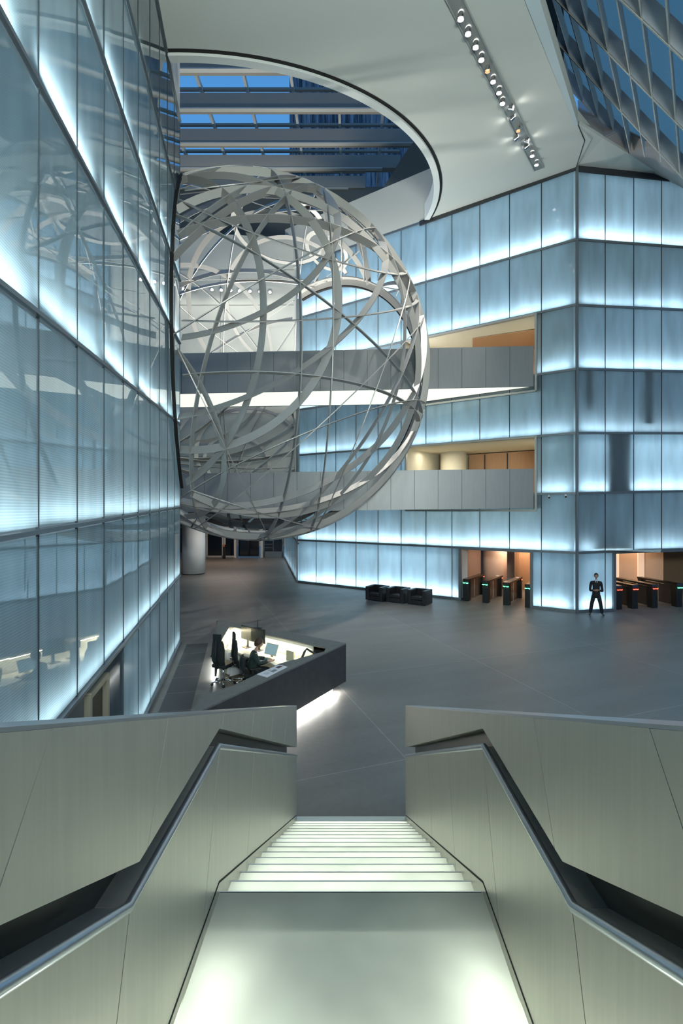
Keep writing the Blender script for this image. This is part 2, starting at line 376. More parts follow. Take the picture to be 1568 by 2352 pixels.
# facade, left face
us = [683, 726, 771, 817.5, 868, 921, 978, 1037.6, 1101.5, 1169.7, 1243, 1322]
cL = [FL.su(u) for u in us]; cL[0] = 0; cL[-1] = FL.L
o0, o1 = FL.su(933), FL.su(1231); d0, d1 = FL.su(1057), FL.su(1221)
ins = lambda c, *x: sorted([q for q in c if all(abs(q-y) > .12 for y in x)]+list(x))
cO = ins(cL, o0, o1); cD = ins(cL, d0, d1)
zFL = [con(.08), con(2.66), con(5.29), con(7.95), con(10.78), con(13.62), con(16.5), line((0, 19.80), (FL.L, 19.62))]
zFL_rows = list(zFL)
rootL = glass_wall('wall_facade_left', FL, [cD, cL, cO, cL, cO, cL, cL], 7,
    zFL, M['glassR'], {0: [(d0, d1)], 2: [(o0, o1)], 4: [(o0, o1)]},
    [(42, 16), (30, 0), (30, 12), (22, 0), (30, 4), (26, 0), (40, 4)])
# facade, right face: lines rise a little to the right as in the photo
cR = [1.4580*i for i in range(0, 10)]
q0 = FR.su(1408)
cRD = ins(cR, q0); cRD = [c for c in cRD if c <= q0+.01]+[c for c in cR if c > q0+.2]
rise = lambda z, s: (lambda t: z+s*t)
zFR = [con(.08), rise(2.66, .012), rise(5.29, .025), rise(7.95, .027), rise(10.78, .033), rise(13.60, .037), rise(16.5, .036), rise(19.62, .036)]
rootR = glass_wall('wall_facade_right', FR, [cRD]+[cR]*6, 7, zFR, M['glassR'], {0: [(q0, cR[-1])]},
    [(42, 16), (20, 0), (34, 22), (13, 0), (26, 0), (20, 0), (34, 5)])
pil = MB()
for u0_, u1_, za, zb in ((1397, 1448, 5.3, 8.05), (1345, 1362, 9.0, 10.8), (1480, 1500, 8.4, 10.9)):
    a, b = FR.su(u0_), FR.su(u1_); pil.prism([FR(a, za, -.08), FR(b, za, -.08), FR(b, zb, -.08), FR(a, zb, -.08)], FR.n*-.10)
pil.build('pillar', M['rail'], rootR)
# long mirror-like glass wall on the left
cW = [0]+[ (y-0.3)/16.25*LW.L for y in (1.5, 2.7, 3.9, 5.12, 6.31, 7.53, 8.74, 9.98, 11.25, 12.53, 13.85, 15.2, 16.55)]
ty = lambda y: (y-0.3)/16.25*LW.L
zLW = [con(.08), line((ty(5.63), 2.11), (ty(16.6), 2.34)), line((ty(4.32), 4.34), (ty(16.6), 4.66)), line((ty(4.32), 6.6), (ty(16.6), 7.5)),
       line((ty(4.32), 9.0), (ty(16.6), 10.27)), line((ty(6.49), 11.43), (ty(14.15), 12.17)), line((ty(8.98), 14.06), (ty(15.2), 14.72)),
       line((0, CEIL(-2.24, .3)), (LW.L, CEIL(-5.86, 16.55)))]
dA, dB = ty(8.74), ty(6.31)
rootW = glass_wall('wall_left', LW, [cW]*7, 7, zLW, M['glassL'], {0: [(0, dA)]},
    [(14, 5), (19, 0), (17, 6), (26, 0), (34, 0), (28, 0), (2, 0)], jitter=.0035, lamp_col=(.76, .92, 1.0), gap=.004, rw=.025, off=-.17, lz=.08)
# closing end of the left wall
MB().quad(LW(LW.L, 0, -1.0), LW(LW.L, 0, 0), LW(LW.L, 23.5, 0), LW(LW.L, 23.5, -1.0)).build('wall_left_end', M['column'], kind='structure')
MB().prism([LW(ty(13.0), CEIL(-5.07, 13.0), 0), LW(LW.L, CEIL(-5.86, 16.55), 0), LW(LW.L, 24, 0), LW(ty(13.0), 24, 0)], LW.n*-.3).build('wall_left_upper', M['column'], kind='structure')
# passage wall to the entrance
cT = [TW.L*i/11 for i in range(12)]
glass_wall('wall_passage', TW, [cT, cT], 2, [con(.08), con(2.62), con(4.0)], M['glassR'], {}, [(34, 10), (20, 0)], seg=4)
# corner posts
pc = MB()
pc.bar((9.95, 21.30, 0), (9.95, 21.30, 19.7), .10, .10, (1, 0, 0)); pc.bar((-3.36, 30.13, 0), (-3.36, 30.13, 19.7), .08, .08, (1, 0, 0)); pc.build('trim_5', M['rail'], kind='structure')
# dark cornice on top of the facade
kb = MB()
kb.hexa([FL(8.4, 19.55, -.06), FL(FL.L, 19.55, -.06), FL(FL.L, 19.55, .08), FL(8.4, 19.55, .08)], [FL(8.4, 19.78, -.06), FL(FL.L, 19.72, -.06), FL(FL.L, 19.72, .08), FL(8.4, 19.78, .08)])
kb.hexa([FR(0, 19.5, -.06), FR(9, 19.8, -.06), FR(9, 19.8, .08), FR(0, 19.5, .08)], [FR(0, 19.78, -.06), FR(9, 20.08, -.06), FR(9, 20.08, .08), FR(0, 19.78, .08)])
kb.build('trim_6', M['dark'], kind='structure')
# beige fascia and dark roof wall above the facade, inside the round opening
MB().prism([FL(-1, 19.75, .04), FL(14.2, 19.75, .04), FL(14.2, 22.35, .04), FL(-1, 22.35, .04)], FL.n*-.4).build('wall_fascia', M['plaster'], kind='structure')
MB().prism([FL(5.0, 22.0, -2.2), FL(11.5, 22.0, -2.2), FL(11.5, 27.2, -2.2), FL(8.5, 27.2, -2.2), FL(6.4, 25.6, -2.2), FL(5.0, 24.2, -2.2)], FL.n*-.4).build('wall_roof', mat('dark_roof_wall', (.20, .22, .21), .8), kind='structure')
MB().quad(FL(-1, 22.34, -.3), FL(14.0, 22.34, -.3), FL(14.0, 22.34, -2.4), FL(-1, 22.34, -2.4)).build('ceiling_roof', mat('dark_roof_wall2', (.16, .18, .18), .8), kind='structure')
# back wall above the passage
bw = MB(); bw.prism([(-16, 30.35, 4.0), (-3.37, 30.35, 4.0), (-3.37, 30.35, 21.6), (-9, 30.35, 21.9), (-16, 30.35, 22.4)], (0, .4, 0)); bw.build('wall_back', M['plaster'], kind='structure')
bj = MB()
for z in (7.9, 10.6, 13.0, 17.4, 19.6): bj.box((-9.8, 30.34, z), (12.4, .02, .025))
for x in (-12.5, -8.2): bj.box((x, 30.34, 12), (.025, .02, 15))
bj.build('trim_7', mat('joint_grey', (.25, .26, .25), .7), kind='structure')
# ------------------------------------------------------------------ passage and entrance doors
MB().prism([(-17, 30.8, 4.0), (-3.5, 30.8, 4.0), (-6.3, 46.2, 4.0), (-17, 46.2, 4.0)], (0, 0, .3)).build('ceiling_passage', mat('passage_ceiling', (.35, .36, .36), .8), kind='structure')
MB().prism([(-17, 46.1, 2.9), (-6.3, 46.1, 2.9), (-6.3, 46.1, 4.0), (-17, 46.1, 4.0)], (0, .2, 0)).build('wall_entrance', mat('entrance_lintel', (.10, .11, .12), .6), kind='structure')
MB().prism([(-17, 16, 0), (-17, 47, 0), (-17, 47, 23), (-17, 16, 23)], (-.3, 0, 0)).build('wall_far_left', mat('far_left', (.05, .07, .09), .5), kind='structure')
M['clear'] = clear_glass('clear_glass', (.92, .96, 1))
M['roofglass'] = clear_glass('roof_glass', (.93, .97, 1), 1.25)
M['sideglass'] = clear_glass('side_glass', (.50, .44, .36), 1.25)
M['darkglass'] = mat('dark_window_glass', (.012, .02, .03), .08, 0, spec=.8)
for i, (x0, x1, fm, sill) in enumerate(((-16.6, -15.6, 'rail', .3), (-15.4, -13.9, 'flange', 0), (-13.7, -12.2, 'flange', 0), (-12.0, -11.0, 'flange', .0), (-8.3, -6.5, 'rail', .4))):
    d = thing('door_%d' % (i+1), kind='structure')
    fb = MB(); z1 = 2.85
    for x in (x0, x1): fb.box((x, 46, z1/2), (.14, .14, z1))
    fb.box(((x0+x1)/2, 46, z1), (x1-x0, .14, .14)); fb.box(((x0+x1)/2, 46, .08+sill/2), (x1-x0, .14, .16+sill))
    if i == 4: fb.box(((x0+x1)/2, 46, 1.5), (.06, .1, 2.7)); [fb.box(((x0+x1)/2-.45, 46, .9+.35*q), (.8, .05, .04)) for q in range(5)]
    fb.build('frame', M[fm], d); MB().box(((x0+x1)/2, 46.02, 1.45), (x1-x0-.1, .03, 2.7)).build('pane', M['darkglass'], d)
# revolving door
d = thing('door_6', kind='structure'); rv = MB()
for x in (-10.95, -8.45): rv.box((x, 45.9, 1.45), (.22, .5, 2.9))
rv.build('jamb', M['flange'], d); rv = MB()
for x in (-10.6, -9.72, -9.62, -8.75): rv.box((x, 45.6, 1.4), (.07, .07, 2.4))
for z in (.2, 2.6): rv.box((-9.67, 45.6, z), (1.9, .07, .12))
rv.build('leaf', M['bplastic'], d); MB().box((-9.67, 45.75, 1.4), (1.9, .02, 2.4)).build('pane', M['darkglass'], d)
MB().box((-9.7, 46.3, .7), (1.7, .1, .8)).build('vestibule_box', mat('warm_vestibule', (.5, .38, .28), .7), d)  # plain warm-toned box behind the revolving door
tr = thing('turnstile_post', 'slim dark post with small red sign between glass doors', 'post', (-11.7, 44.6, 0))
MB().box((0, 0, .65), (.22, .2, 1.3)).build('stand', M['bplastic'], tr); MB().box((0, -.11, 1.25), (.12, .02, .25)).build('sign', mat('orange_sign', (.7, .2, .1), .5), tr)
area('passage_light', (-10.5, 41, 3.9), (1, 0, 0), (0, 0, -1), 5, .4, 130, (1, .74, .60))
area('passage_light', (-8.5, 32.2, 3.9), (1, 0, 0), (-.5, .2, -1), 3, .4, 120, (1, .97, .93))  # extra light added to brighten the white column, no fitting known
pcol = thing('round_column', 'white round column standing in the entrance passage', 'column', (-11.2, 34.4, 0))
MB().tube([(0, 0, .06), (0, 0, 4.0)], .80, 40).build('shaft', M['column'], pcol, True); MB().tube([(0, 0, 0), (0, 0, .06)], .76, 40).build('foot', M['dark'], pcol, True)

# ------------------------------------------------------------------ rooms behind the openings
def opening_room(n, t0, t1, z0, z1, ext, wallm, backm, lamp, lcol, power):
    w = MB(); D = 5.5; a, b = t0-ext, t1+.2
    w.quad(FL(a, z0, -D), FL(b, z0, -D), FL(b, z1, -D), FL(a, z1, -D))
    w.build('wall_gallery', backm, kind='structure')
    s = MB(); s.quad(FL(a, z0, -.05), FL(a, z0, -D), FL(a, z1, -D), FL(a, z1, -.05)); s.quad(FL(b, z0, -.05), FL(b, z0, -D), FL(b, z1, -D), FL(b, z1, -.05))
    s.build('wall_gallery_side', wallm, kind='structure')
    MB().quad(FL(a, z1, -.02), FL(b, z1, -.02), FL(b, z1, -D), FL(a, z1, -D)).build('ceiling_gallery', M['cream'], kind='structure')
    MB().quad(FL(a, z0, -.02), FL(b, z0, -.02), FL(b, z0, -D), FL(a, z0, -D)).build('floor_gallery', M['cream'], kind='structure')
    for tt in (.2, .80):
        area('gallery_lamp', FL(a+(b-a)*tt, z1-.08, -1.6), FL.e, (0, 0, -1), 2.2, .5, power, lcol)
for (z0, z1) in ((10.0, 13.52), (4.62, 7.88)):
    opening_room(0, o0, o1, z0, z1, 0, M['cream'], M['cream'], 1, (1, .93, .74), 42)
    t0, t1 = (o0, o1); so = lambda u, off: (lambda q, o: (q*o.y-o.x)/(FL.e.x-q*FL.e.y))((u-U0)/F, FL.o+FL.n*off)
    tw_ = so(1077, -4.6); tc_ = so(1041, -3.6)
    # ochre timber wall at the right half, big round column in the middle
    MB().prism([FL(tw_, z0, -4.6), FL(t1+.1, z0, -4.6), FL(t1+.1, z1-.05, -4.6), FL(tw_, z1-.05, -4.6)], FL.n*-.2).build('wall_timber', M['wood'], kind='structure')
    for q in (so(1113, -4.5), so(1165, -4.5)): MB().bar(FL(q, z0, -4.5), FL(q, z1-.1, -4.5), .02, .06, FL.e).build('trim_8', M['dark'], kind='structure')
    c_ = FL(tc_, 0, -3.6)
    g = thing('gallery_column', 'cream round column in the %s gallery opening' % ('upper' if z0 > 8 else 'lower'), 'column', (c_.x, c_.y, z0))
    MB().tube([(0, 0, 0), (0, 0, z1-z0)], .75, 32).build('shaft', M['cream'], g, True)
    f_ = MB()
    zb = z0 if z0 < 8 else z0+.14
    for t in (t0, t1): f_.bar(FL(t, zb-.1, .05), FL(t, z1+.1, .05), .09, .16, FL.n)
    f_.bar(FL(t0, z1+.05, .05), FL(t1, z1+.05, .05), .16, .09); f_.bar(FL(t0, zb-.1, .05), FL(t1, zb-.1, .05), .16, .09)
    f_.build('trim_9', mat('pale_frame', (.50, .50, .47), .4, .5), kind='structure')
g_ = [at(u, v, 8.89*F/(V0-v)) for u, v in ((1085, 777), (1229, 756), (1229, 800), (1085, 800))]
MB().prism(g_, (0, 0, -.02)).build('ceiling_timber', M['wood'], kind='structure')
for p_, lab in ((FL(o1-.9, 12.2, -4.5), 'upper'),):
    MB().tube([p_, p_+FL.n*.05], .06, 16).build('wall_lamp', M['lampon'], label='small round downlight glowing in the upper gallery', cat='lamp')
# door openings at the floor
def frame_opening(fr, t0, t1, z1, name, z2=None):
    z2 = z2 or z1
    f_ = MB()
    for t in (t0, t1): f_.bar(fr(t, 0, .03), fr(t, z1, .03), .12, .16, fr.n)
    f_.bar(fr(t0, z1, .0), fr(t1, z2, .0), .12, .10); f_.build(name, M['rail'], kind='structure')
frame_opening(FL, d0, d1, 2.62, 'trim_10'); frame_opening(FR, q0, FR.L, 2.64, 'trim_11', 2.79)
# left door hall
D = 8.5
MB().quad(FL(d0-.3, 0, -.12), FL(d0-.3, 0, -4.0), FL(d0-.3, 2.9, -4.0), FL(d0-.3, 2.9, -.12)).build('wall_hall_left', mat('brown_panel', (.30, .20, .16), .55, 0, .1, 3, (1, 1, .3)), kind='structure')
MB().quad(FL(d0-3, 0, -D), FL(d1+5, 0, -D), FL(d1+5, 4, -D), FL(d0-3, 4, -D)).build('wall_hall_back', M['pinkwall'], kind='structure')
MB().quad(FL(d0-3, 2.75, -.12), FL(d1+5, 2.75, -1.1), FL(d1+5, 2.75, -D), FL(d0-3, 2.75, -D)).build('ceiling_hall', M['cream'], kind='structure')
MB().prism([FL(d0-3, 0, -D+.02), FL(d1+5, 0, -D+.02), FL(d1+5, .12, -D+.02), FL(d0-3, .12, -D+.02)], FL.n*.03).build('baseboard_hall', M['flange'], kind='structure')
MB().prism([FL(d0+.9, 1.2, -D+.05), FL(d0+1.3, 1.2, -D+.05), FL(d0+1.3, 2.6, -D+.05), FL(d0+.9, 2.6, -D+.05)], FL.n*.03).build('window_3', mat('white_panel', (.8, .8, .85), .5), kind='structure')
cc = at(1136, 1310, 28.2)
hc = thing('hall_column', 'warm-lit round column behind the left row of gates', 'column', (cc.x, cc.y, 0))
MB().tube([(0, 0, 0), (0, 0, 2.75)], .68, 32).build('shaft', M['pinkwall'], hc, True)
area('hall_light', FL(d1-1.2, 2.7, -4.6), FL.e, (0, 0, -1), 3.5, 1, 110, (1, .80, .60))
area('hall_light', FL((d0+d1)/2+.3, 2.68, -2.2), FL.e, -FL.n*.5-V((0, 0, 1)), 3.0, .5, 60, (1, .80, .60))  # second light added to even out the column and back wall
# right door hall
MB().quad(FR(q0-.9, 0, -1.1), FR(q0-.9, 0, -7), FR(q0-.9, 3, -7), FR(q0-.9, 3, -1.1)).build('wall_hall_inner', M['wood'], kind='structure')
MB().quad(FR(q0-1, 0, -6.5), FR(FR.L+3, 0, -6.5), FR(FR.L+3, 3, -6.5), FR(q0-1, 3, -6.5)).build('wall_hall_far', mat('hall_panel', (.34, .22, .13), .6, 0, .1), kind='structure')
MB().quad(FR(q0-1, 2.8, -.12), FR(FR.L+3, 2.8, -.12), FR(FR.L+3, 2.8, -7), FR(q0-1, 2.8, -7)).build('ceiling_hall_right', mat('hall_ceiling', (.3, .25, .2), .7), kind='structure')
for i, (u, w_) in enumerate(((1411, .55), (1467, .75))):
    p_ = at(u+4, 1300, 27.2)
    MB().box((p_.x, p_.y, 1.4), (w_*.45, .1, 2.8)).build('window_%d' % (4+i), mat('lit_slot', (.9, .7, .55), .5, emit=(1, .66, .46), estr=.55), kind='structure')
area('hall_light', FR(q0+1.5, 2.7, -3.6), FR.e, (0, 0, -1), 3.0, .6, 55, (1, .72, .45))
area('hall_light', FR(q0+4.6, 2.7, -4.6), FR.e, (0, 0, -1), 3.0, .6, 40, (1, .72, .45))  # second light added to lift the dark panel further right

# ------------------------------------------------------------------ footbridges
def bridge(zt0, zb0, zt1, zb1, label, lit):
    b = thing('footbridge', label, 'bridge', (0, 0, 0))
    xr, yr, xl, yl = 8.42, 22.28, -10.2, 22.9
    N = 17; pj = MB()
    P = lambda t, top, off=0: V((xr+(xl-xr)*t, yr+(yl-yr)*t+off, ((zt0+(zt1-zt0)*t) if top else (zb0+(zb1-zb0)*t))))
    for i in range(N):
        a, c = i/N+.0004, (i+1)/N-.0004
        MB().prism([P(a, 0), P(c, 0), P(c, 1), P(a, 1)], (0, .07, 0)).build('parapet_panel', M['bridge'], b)
    back = MB(); back.prism([P(0, 0, .02), P(1, 0, .02), P(1, 1, .02)-V((0, 0, .03)), P(0, 1, .02)-V((0, 0, .03))], (0, .04, 0)); back.build('backing', M['dark'], b)
    zf0, zf1 = zb0+.02, zb1+.02
    sl = MB(); q = [V((xr-.05, yr+.1, zf0)), V((3.0, 25.75, zf0*.7+zf1*.3)), V((xl, 25.9, zf1)), V((xl, yl+.1, zf1))]
    sl.prism([p+V((0, 0, .04)) for p in q], (0, 0, .5)); sl.build('deck', M['bridge'], b)
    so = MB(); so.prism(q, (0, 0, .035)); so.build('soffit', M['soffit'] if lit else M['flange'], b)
    ed = MB(); ed.bar(q[1]+V((0, .05, .05)), q[2]+V((0, .05, .05)), .08, .14); ed.bar(q[1]+V((0, .05, 1.55)), q[2]+V((0, .05, 1.55)), .06, .06); ed.build('rear_edge', M['rail'], b)
    return b
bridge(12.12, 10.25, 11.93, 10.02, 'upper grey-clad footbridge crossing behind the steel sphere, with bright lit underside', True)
bridge(6.46, 4.64, 6.24, 4.40, 'lower grey-clad footbridge at eye level running into the lower gallery opening', False)

# ------------------------------------------------------------------ steel ball sculpture
SC = V((-4.08, 21.5, 10.7)); SR = 7.5
ball = thing('steel_sphere', 'huge openwork ball of curved steel bands resting against the left glass wall', 'sculpture', (SC.x, SC.y, 0))
def sph(u, v, near=True):
    r = ray(u, v); o = CAM-SC; A = r.dot(r); B = 2*o.dot(r); Dd = max(0, B*B-4*A*(o.dot(o)-SR*SR))
    return CAM+r*((-B+(-1 if near else 1)*math.sqrt(Dd))/2/A)
RN = V((.555, .832, 0)).normalized(); RD = 4.74
def hidden(p):
    if (p-LW.o).dot(LW.n) < .04 and p.y < 16.9: return True
    if (p-SC).dot(RN) > RD and p.x/p.y > -.111: return True
    return False
def roll(sec, test):
    # start a closed loop inside a gap so that every visible stretch is one piece
    for i, q in enumerate(sec):
        if test(q[0]): return sec[i:]+sec[1:i+1]
    return sec
def band(n, d, w, th, m='band'):
    n = n.normalized(); c = SC+n*d; r = math.sqrt(max(.01, SR*SR-d*d)); a = n.orthogonal().normalized(); b = n.cross(a)
    K = max(24, int(r*16)); mb = MB(); off = V((SC.x, SC.y, 0))
    sec = []
    for i in range(K+1):
        t = 2*math.pi*i/K; p = c+(a*math.cos(t)+b*math.sin(t))*r; rad = (p-SC).normalized(); tg = (-a*math.sin(t)+b*math.cos(t)); s = tg.cross(rad)
        rin = (p-c).normalized(); s = n; q = p-rin*w
        sec.append((p, [p-s*th/2-off, p+s*th/2-off, q+s*th/2-off, q-s*th/2-off]))
    sec = roll(sec, hidden)
    for (p, A), (p2, B) in zip(sec[:-1], sec[1:]):
        if hidden(p) or hidden(p2):
            if mb.v: mb.build('steel_band', M[m], ball); mb = MB()
            continue
        i = len(mb.v); mb.v += [tuple(x) for x in A+B]
        mb.f += [(i+k, i+(k+1) % 4, i+4+(k+1) % 4, i+4+k) for k in range(4)]
    if mb.v: return mb.build('steel_band', M[m], ball)
def circ(p, near=True):
    q = [sph(u, v, near) for u, v in p]; n = (q[1]-q[0]).cross(q[2]-q[0]).normalized(); return n, n.dot(q[0]-SC)
fr = [([(744, 437), (766, 740), (729, 1175)], .30), ([(655, 442), (694, 780), (651, 1155)], .34), ([(476, 411), (612, 700), (440, 1110)], .42),
      ([(631, 472), (486, 762), (435, 1050)], .36), ([(402, 454), (700, 578), (941, 625)], .30), ([(400, 490), (694, 650), (951, 895)], .28),
      ([(394, 770), (680, 597), (847, 523)], .24), ([(402, 783), (692, 666), (784, 520)], .40), ([(400, 965), (692, 852), (885, 640)], .40),
      ([(392, 736), (700, 736), (970, 687)], .26), ([(392, 864), (650, 855), (900, 905)], .28), ([(400, 790), (505, 975), (507, 1144)], .36),
      ([(404, 1040), (700, 920), (786, 700)], .42), ([(413, 1144), (700, 995), (960, 918)], .18), ([(439, 1216), (700, 1008), (980, 722)], .12),
      ([(417, 1118), (521, 1153), (710, 1209)], .16), ([(394, 773), (521, 1034), (616, 1232)], .12), ([(441, 1163), (700, 1136), (925, 961)], .40),
      ([(680, 1189), (833, 1020), (960, 750)], .36), ([(692, 1183), (835, 1116), (949, 950)], .40), ([(941, 640), (864, 893), (731, 1206)], .20),
      ([(406, 440), (523, 425), (700, 407)], .40), ([(400, 546), (523, 448), (700, 405)], .42)]
for p, w in fr:
    n, d = circ(p); band(n, d, w*.60, .03)
bk = [([(415, 670), (541, 644), (693, 650)], .34), ([(451, 605), (541, 644), (604, 722)], .34), ([(427, 678), (451, 574), (523, 503)], .38),
      ([(437, 640), (506, 697), (598, 807)], .24), ([(482, 811), (521, 783), (604, 744)], .30), ([(450, 1010), (560, 935), (660, 965)], .34),
      ([(560, 1000), (620, 1080), (520, 1120)], .30), ([(560, 450), (640, 440), (740, 500)], .36), ([(700, 560), (745, 530), (800, 600)], .34),
      ([(450, 1170), (600, 1215), (720, 1180)], .36), ([(430, 1190), (540, 1225), (660, 1222)], .34), ([(520, 640), (610, 545), (690, 545)], .3)]
for p, w in bk:
    n, d = circ(p, False); band(n, d, w*.62, .03)
cdir = (CAM-SC).normalized()
for k_, (tx, tz, dd_) in enumerate(((.10, .05, 2.2), (-.06, .12, 2.5), (.02, -.13, 1.9))):
    band(cdir+V((tx, 0, tz)), dd_, .26, .03)
rnd = random.Random(11)
for i in range(8):
    n = V((rnd.gauss(0, 1), rnd.gauss(0, 1), rnd.gauss(0, 1))).normalized(); band(n, rnd.uniform(-4.5, 4.5), rnd.choice((.12, .2, .26)), .03)
# round cut rings: at the glass wall, and towards the facade
def ring(cn, n, r, w, d, m, name, test=None, K=120):
    n = n.normalized(); a = n.orthogonal().normalized(); b = n.cross(a); mb = MB(); off = V((SC.x, SC.y, 0)); sec = []
    for i in range(K+1):
        t = 2*math.pi*i/K; rd = a*math.cos(t)+b*math.sin(t); p = cn+rd*r
        sec.append((p, [p-off, p+rd*w-off, p+rd*w+n*d-off, p+n*d-off]))
    if test: sec = roll(sec, test)
    for (p, A), (p2, B) in zip(sec[:-1], sec[1:]):
        if test and (test(p) or test(p2)):
            if mb.v: mb.build(name, M[m], ball); mb = MB()
            continue
        i = len(mb.v); mb.v += [tuple(x) for x in A+B]; mb.f += [(i+k, i+(k+1) % 4, i+4+(k+1) % 4, i+4+k) for k in range(4)]
    if mb.v: mb.build(name, M[m], ball)
dw = (SC-LW.o).dot(LW.n); dwv = SC-LW.n*(dw-.02); rw = math.sqrt(SR*SR-dw*dw)
tst = lambda p: p.y > 16.6
ring(dwv, LW.n, rw-.02, .08, .10, 'black', 'wall_ring', tst); ring(dwv, LW.n, rw-.14, .10, .08, 'cable', 'wall_ring', tst)
rr = math.sqrt(SR*SR-RD*RD); RC = SC+RN*RD; cut = lambda p: (p-RC).dot(FL.e) < -1.75
ring(RC, RN, rr-.30, .30, .06, 'band', 'cut_ring', cut); ring(RC-RN*.32, RN, rr-.02, .05, .34, 'band', 'cut_ring', cut); ring(RC, RN, rr-.36, .06, .16, 'black', 'cut_ring', cut)
hp = math.sqrt((rr-.2)**2-1.75**2); q_ = RC-FL.e*1.75-V((SC.x, SC.y, 0))
MB().bar(q_+V((0, 0, -hp)), q_+V((0, 0, hp)), .10, .16, FL.n).build('cut_post', M['rail'], ball)
lk = MB()
lk.tube([V((439, 0, 0))*0+sph(441, 1210)-V((SC.x, SC.y, 0)), sph(452, 1196)-V((SC.x, SC.y, 0))+V((0, 0, .1))], .05, 8)
lk.build('floodlight', M['chrome'], ball)

# ------------------------------------------------------------------ skylight above the round opening
sky1 = thing('window_1', kind='structure')
ZB = 27.0; ys = [22.15, 24.6, 27.05, 29.6, 31.8, 33.8, 35.8, 37.8]
for i, y in enumerate(ys):
    xr = 6.0 if i < 3 else (5.6 if i == 3 else (3.25 if i == 4 else (1.0 if i == 5 else -3)))
    MB().box(((xr-14)/2, y+.25, ZB+.50), (xr+14, .45, .85)).build('beam', mat('roof_beam', (.42, .39, .34), .6), sky1)
    MB().box(((xr-15)/2-.2, y+.10, ZB+.03), (xr+13, .24, .07)).build('flange', M['flange'], sky1)
    MB().box(((xr-14)/2, y+.55, 28.55), (xr+14, .16, .14)).build('transom', mat('roof_beam', (.42, .39, .34), .6), sky1)
for x in (-11.1, -8.5, -5.9, -3.3, -.7, 1.9, 4.5):
    MB().box((x, 30, 28.45), (.15, 17, .30)).build('glazing_bar', M['flange'], sky1)
MB().quad((-14, 21, 28.7), (6, 21, 28.7), (6, 38, 28.7), (-14, 38, 28.7)).build('glass_pane', M['roofglass'], sky1, face=(0, 0, -1))
MB().prism([(-16, 33.9, 22.2), (3, 33.9, 22.2), (3, 33.9, 27.2), (-16, 33.9, 27.2)], (0, .3, 0)).build('wall_roof_far', mat('dark_roof_wall2', (.1, .1, .1)), kind='structure')
tw = thing('office_tower', 'dark blue neighbouring tower seen through the round skylight', 'building', (7.1, 75, 0))
MB().box((0, 0, 80), (30, 26, 160)).build('facade', M['tower'], tw)
# ------------------------------------------------------------------ steep skylight on the right
g2 = V((.593, .805, 0)).normalized(); g1 = V((-.369, .350, .861)); g1 = (g1-g2*g1.dot(g2)).normalized(); gn = g2.cross(g1).normalized()
if gn.z < 0: gn = -gn
GQ = V((11.8, 20.65, 19.8)); G = lambda a, b, o=0: GQ+g2*a+g1*b+V((0, 0, o))
sky2 = thing('window_2', kind='structure')
bx = [-14.7, -11.75, -8.80, -5.78, -2.88, -.02]; DG = .85
def gbox(a0_, a1_, b0, b1, o0_, o1_, m, name):
    MB().hexa([G(a0_, b0, o0_), G(a1_, b0, o0_), G(a1_, b1, o0_), G(a0_, b1, o0_)], [G(a0_, b0, o1_), G(a1_, b0, o1_), G(a1_, b1, o1_), G(a0_, b1, o1_)]).build(name, m, sky2)
for i, a in enumerate(bx):
    lo = -9 if a < -3 else (-6.5 if a < -1 else -.1)
    hi = 9.5
    gbox(a-.06, a+.02, lo, hi, -.02, .06, M['flange'], 'flange')
    gbox(a-.06, a+.0, lo, hi, 0, DG+.0, M['beam'], 'beam')
for i in range(len(bx)-1):
    a, b_ = bx[i], bx[i+1]
    k_ = -6
    while k_ < 8:
        y = 2.16+1.21*k_ - .04*(a+5.8)*0; k_ += 1
        if i == 4 and y < -2.9: continue
        if i == 4 and y < 0: b_ = a+2.8*(1+y/3.3)
        gbox(a, b_, y-.04, y+.04, .0, .04, M['flange'], 'rung'); gbox(a, b_, y-.03, y+.03, .03, DG-.05, M['flange'], 'rung')
MB().quad(G(bx[0], -9, DG), G(bx[-2], -9, DG), G(bx[-2], 9.5, DG), G(bx[0], 9.5, DG)).build('glass_pane', M['sideglass'], sky2, face=-gn)
MB().quad(G(bx[-2], -3.2, DG), G(bx[-1], -.6, DG), G(bx[-1], 9.5, DG), G(bx[-2], 9.5, DG)).build('glass_pane', M['sideglass'], sky2, face=-gn)
# pinkish sill wall between skylight and facade
def ongp(u, v, off=0):
    q = GQ+V((0, 0, off)); r = ray(u, v); t = gn.dot(q-CAM)/gn.dot(r); return CAM+r*t
sw = MB()
lo_ = [at(*q) for q in ((1329, 284, 18.25), (1385, 318, 19.5), (1441, 352, 20.7), (1500, 390, 21.7), (1568, 434, 22.5), (1720, 530, 23.5))]
hi_ = [ongp(u, v, DG+.03) for u, v in ((1326, 232), (1385, 270), (1432, 297), (1498, 332), (1568, 388), (1720, 480))]
for k in range(5): sw.hexa([lo_[k], lo_[k+1], hi_[k+1], hi_[k]], [p_+V((.05, .1, .15)) for p_ in (lo_[k], lo_[k+1], hi_[k+1], hi_[k])])
sw.build('trim_12', mat('pink_sill', (.52, .46, .43), .7), kind='structure')
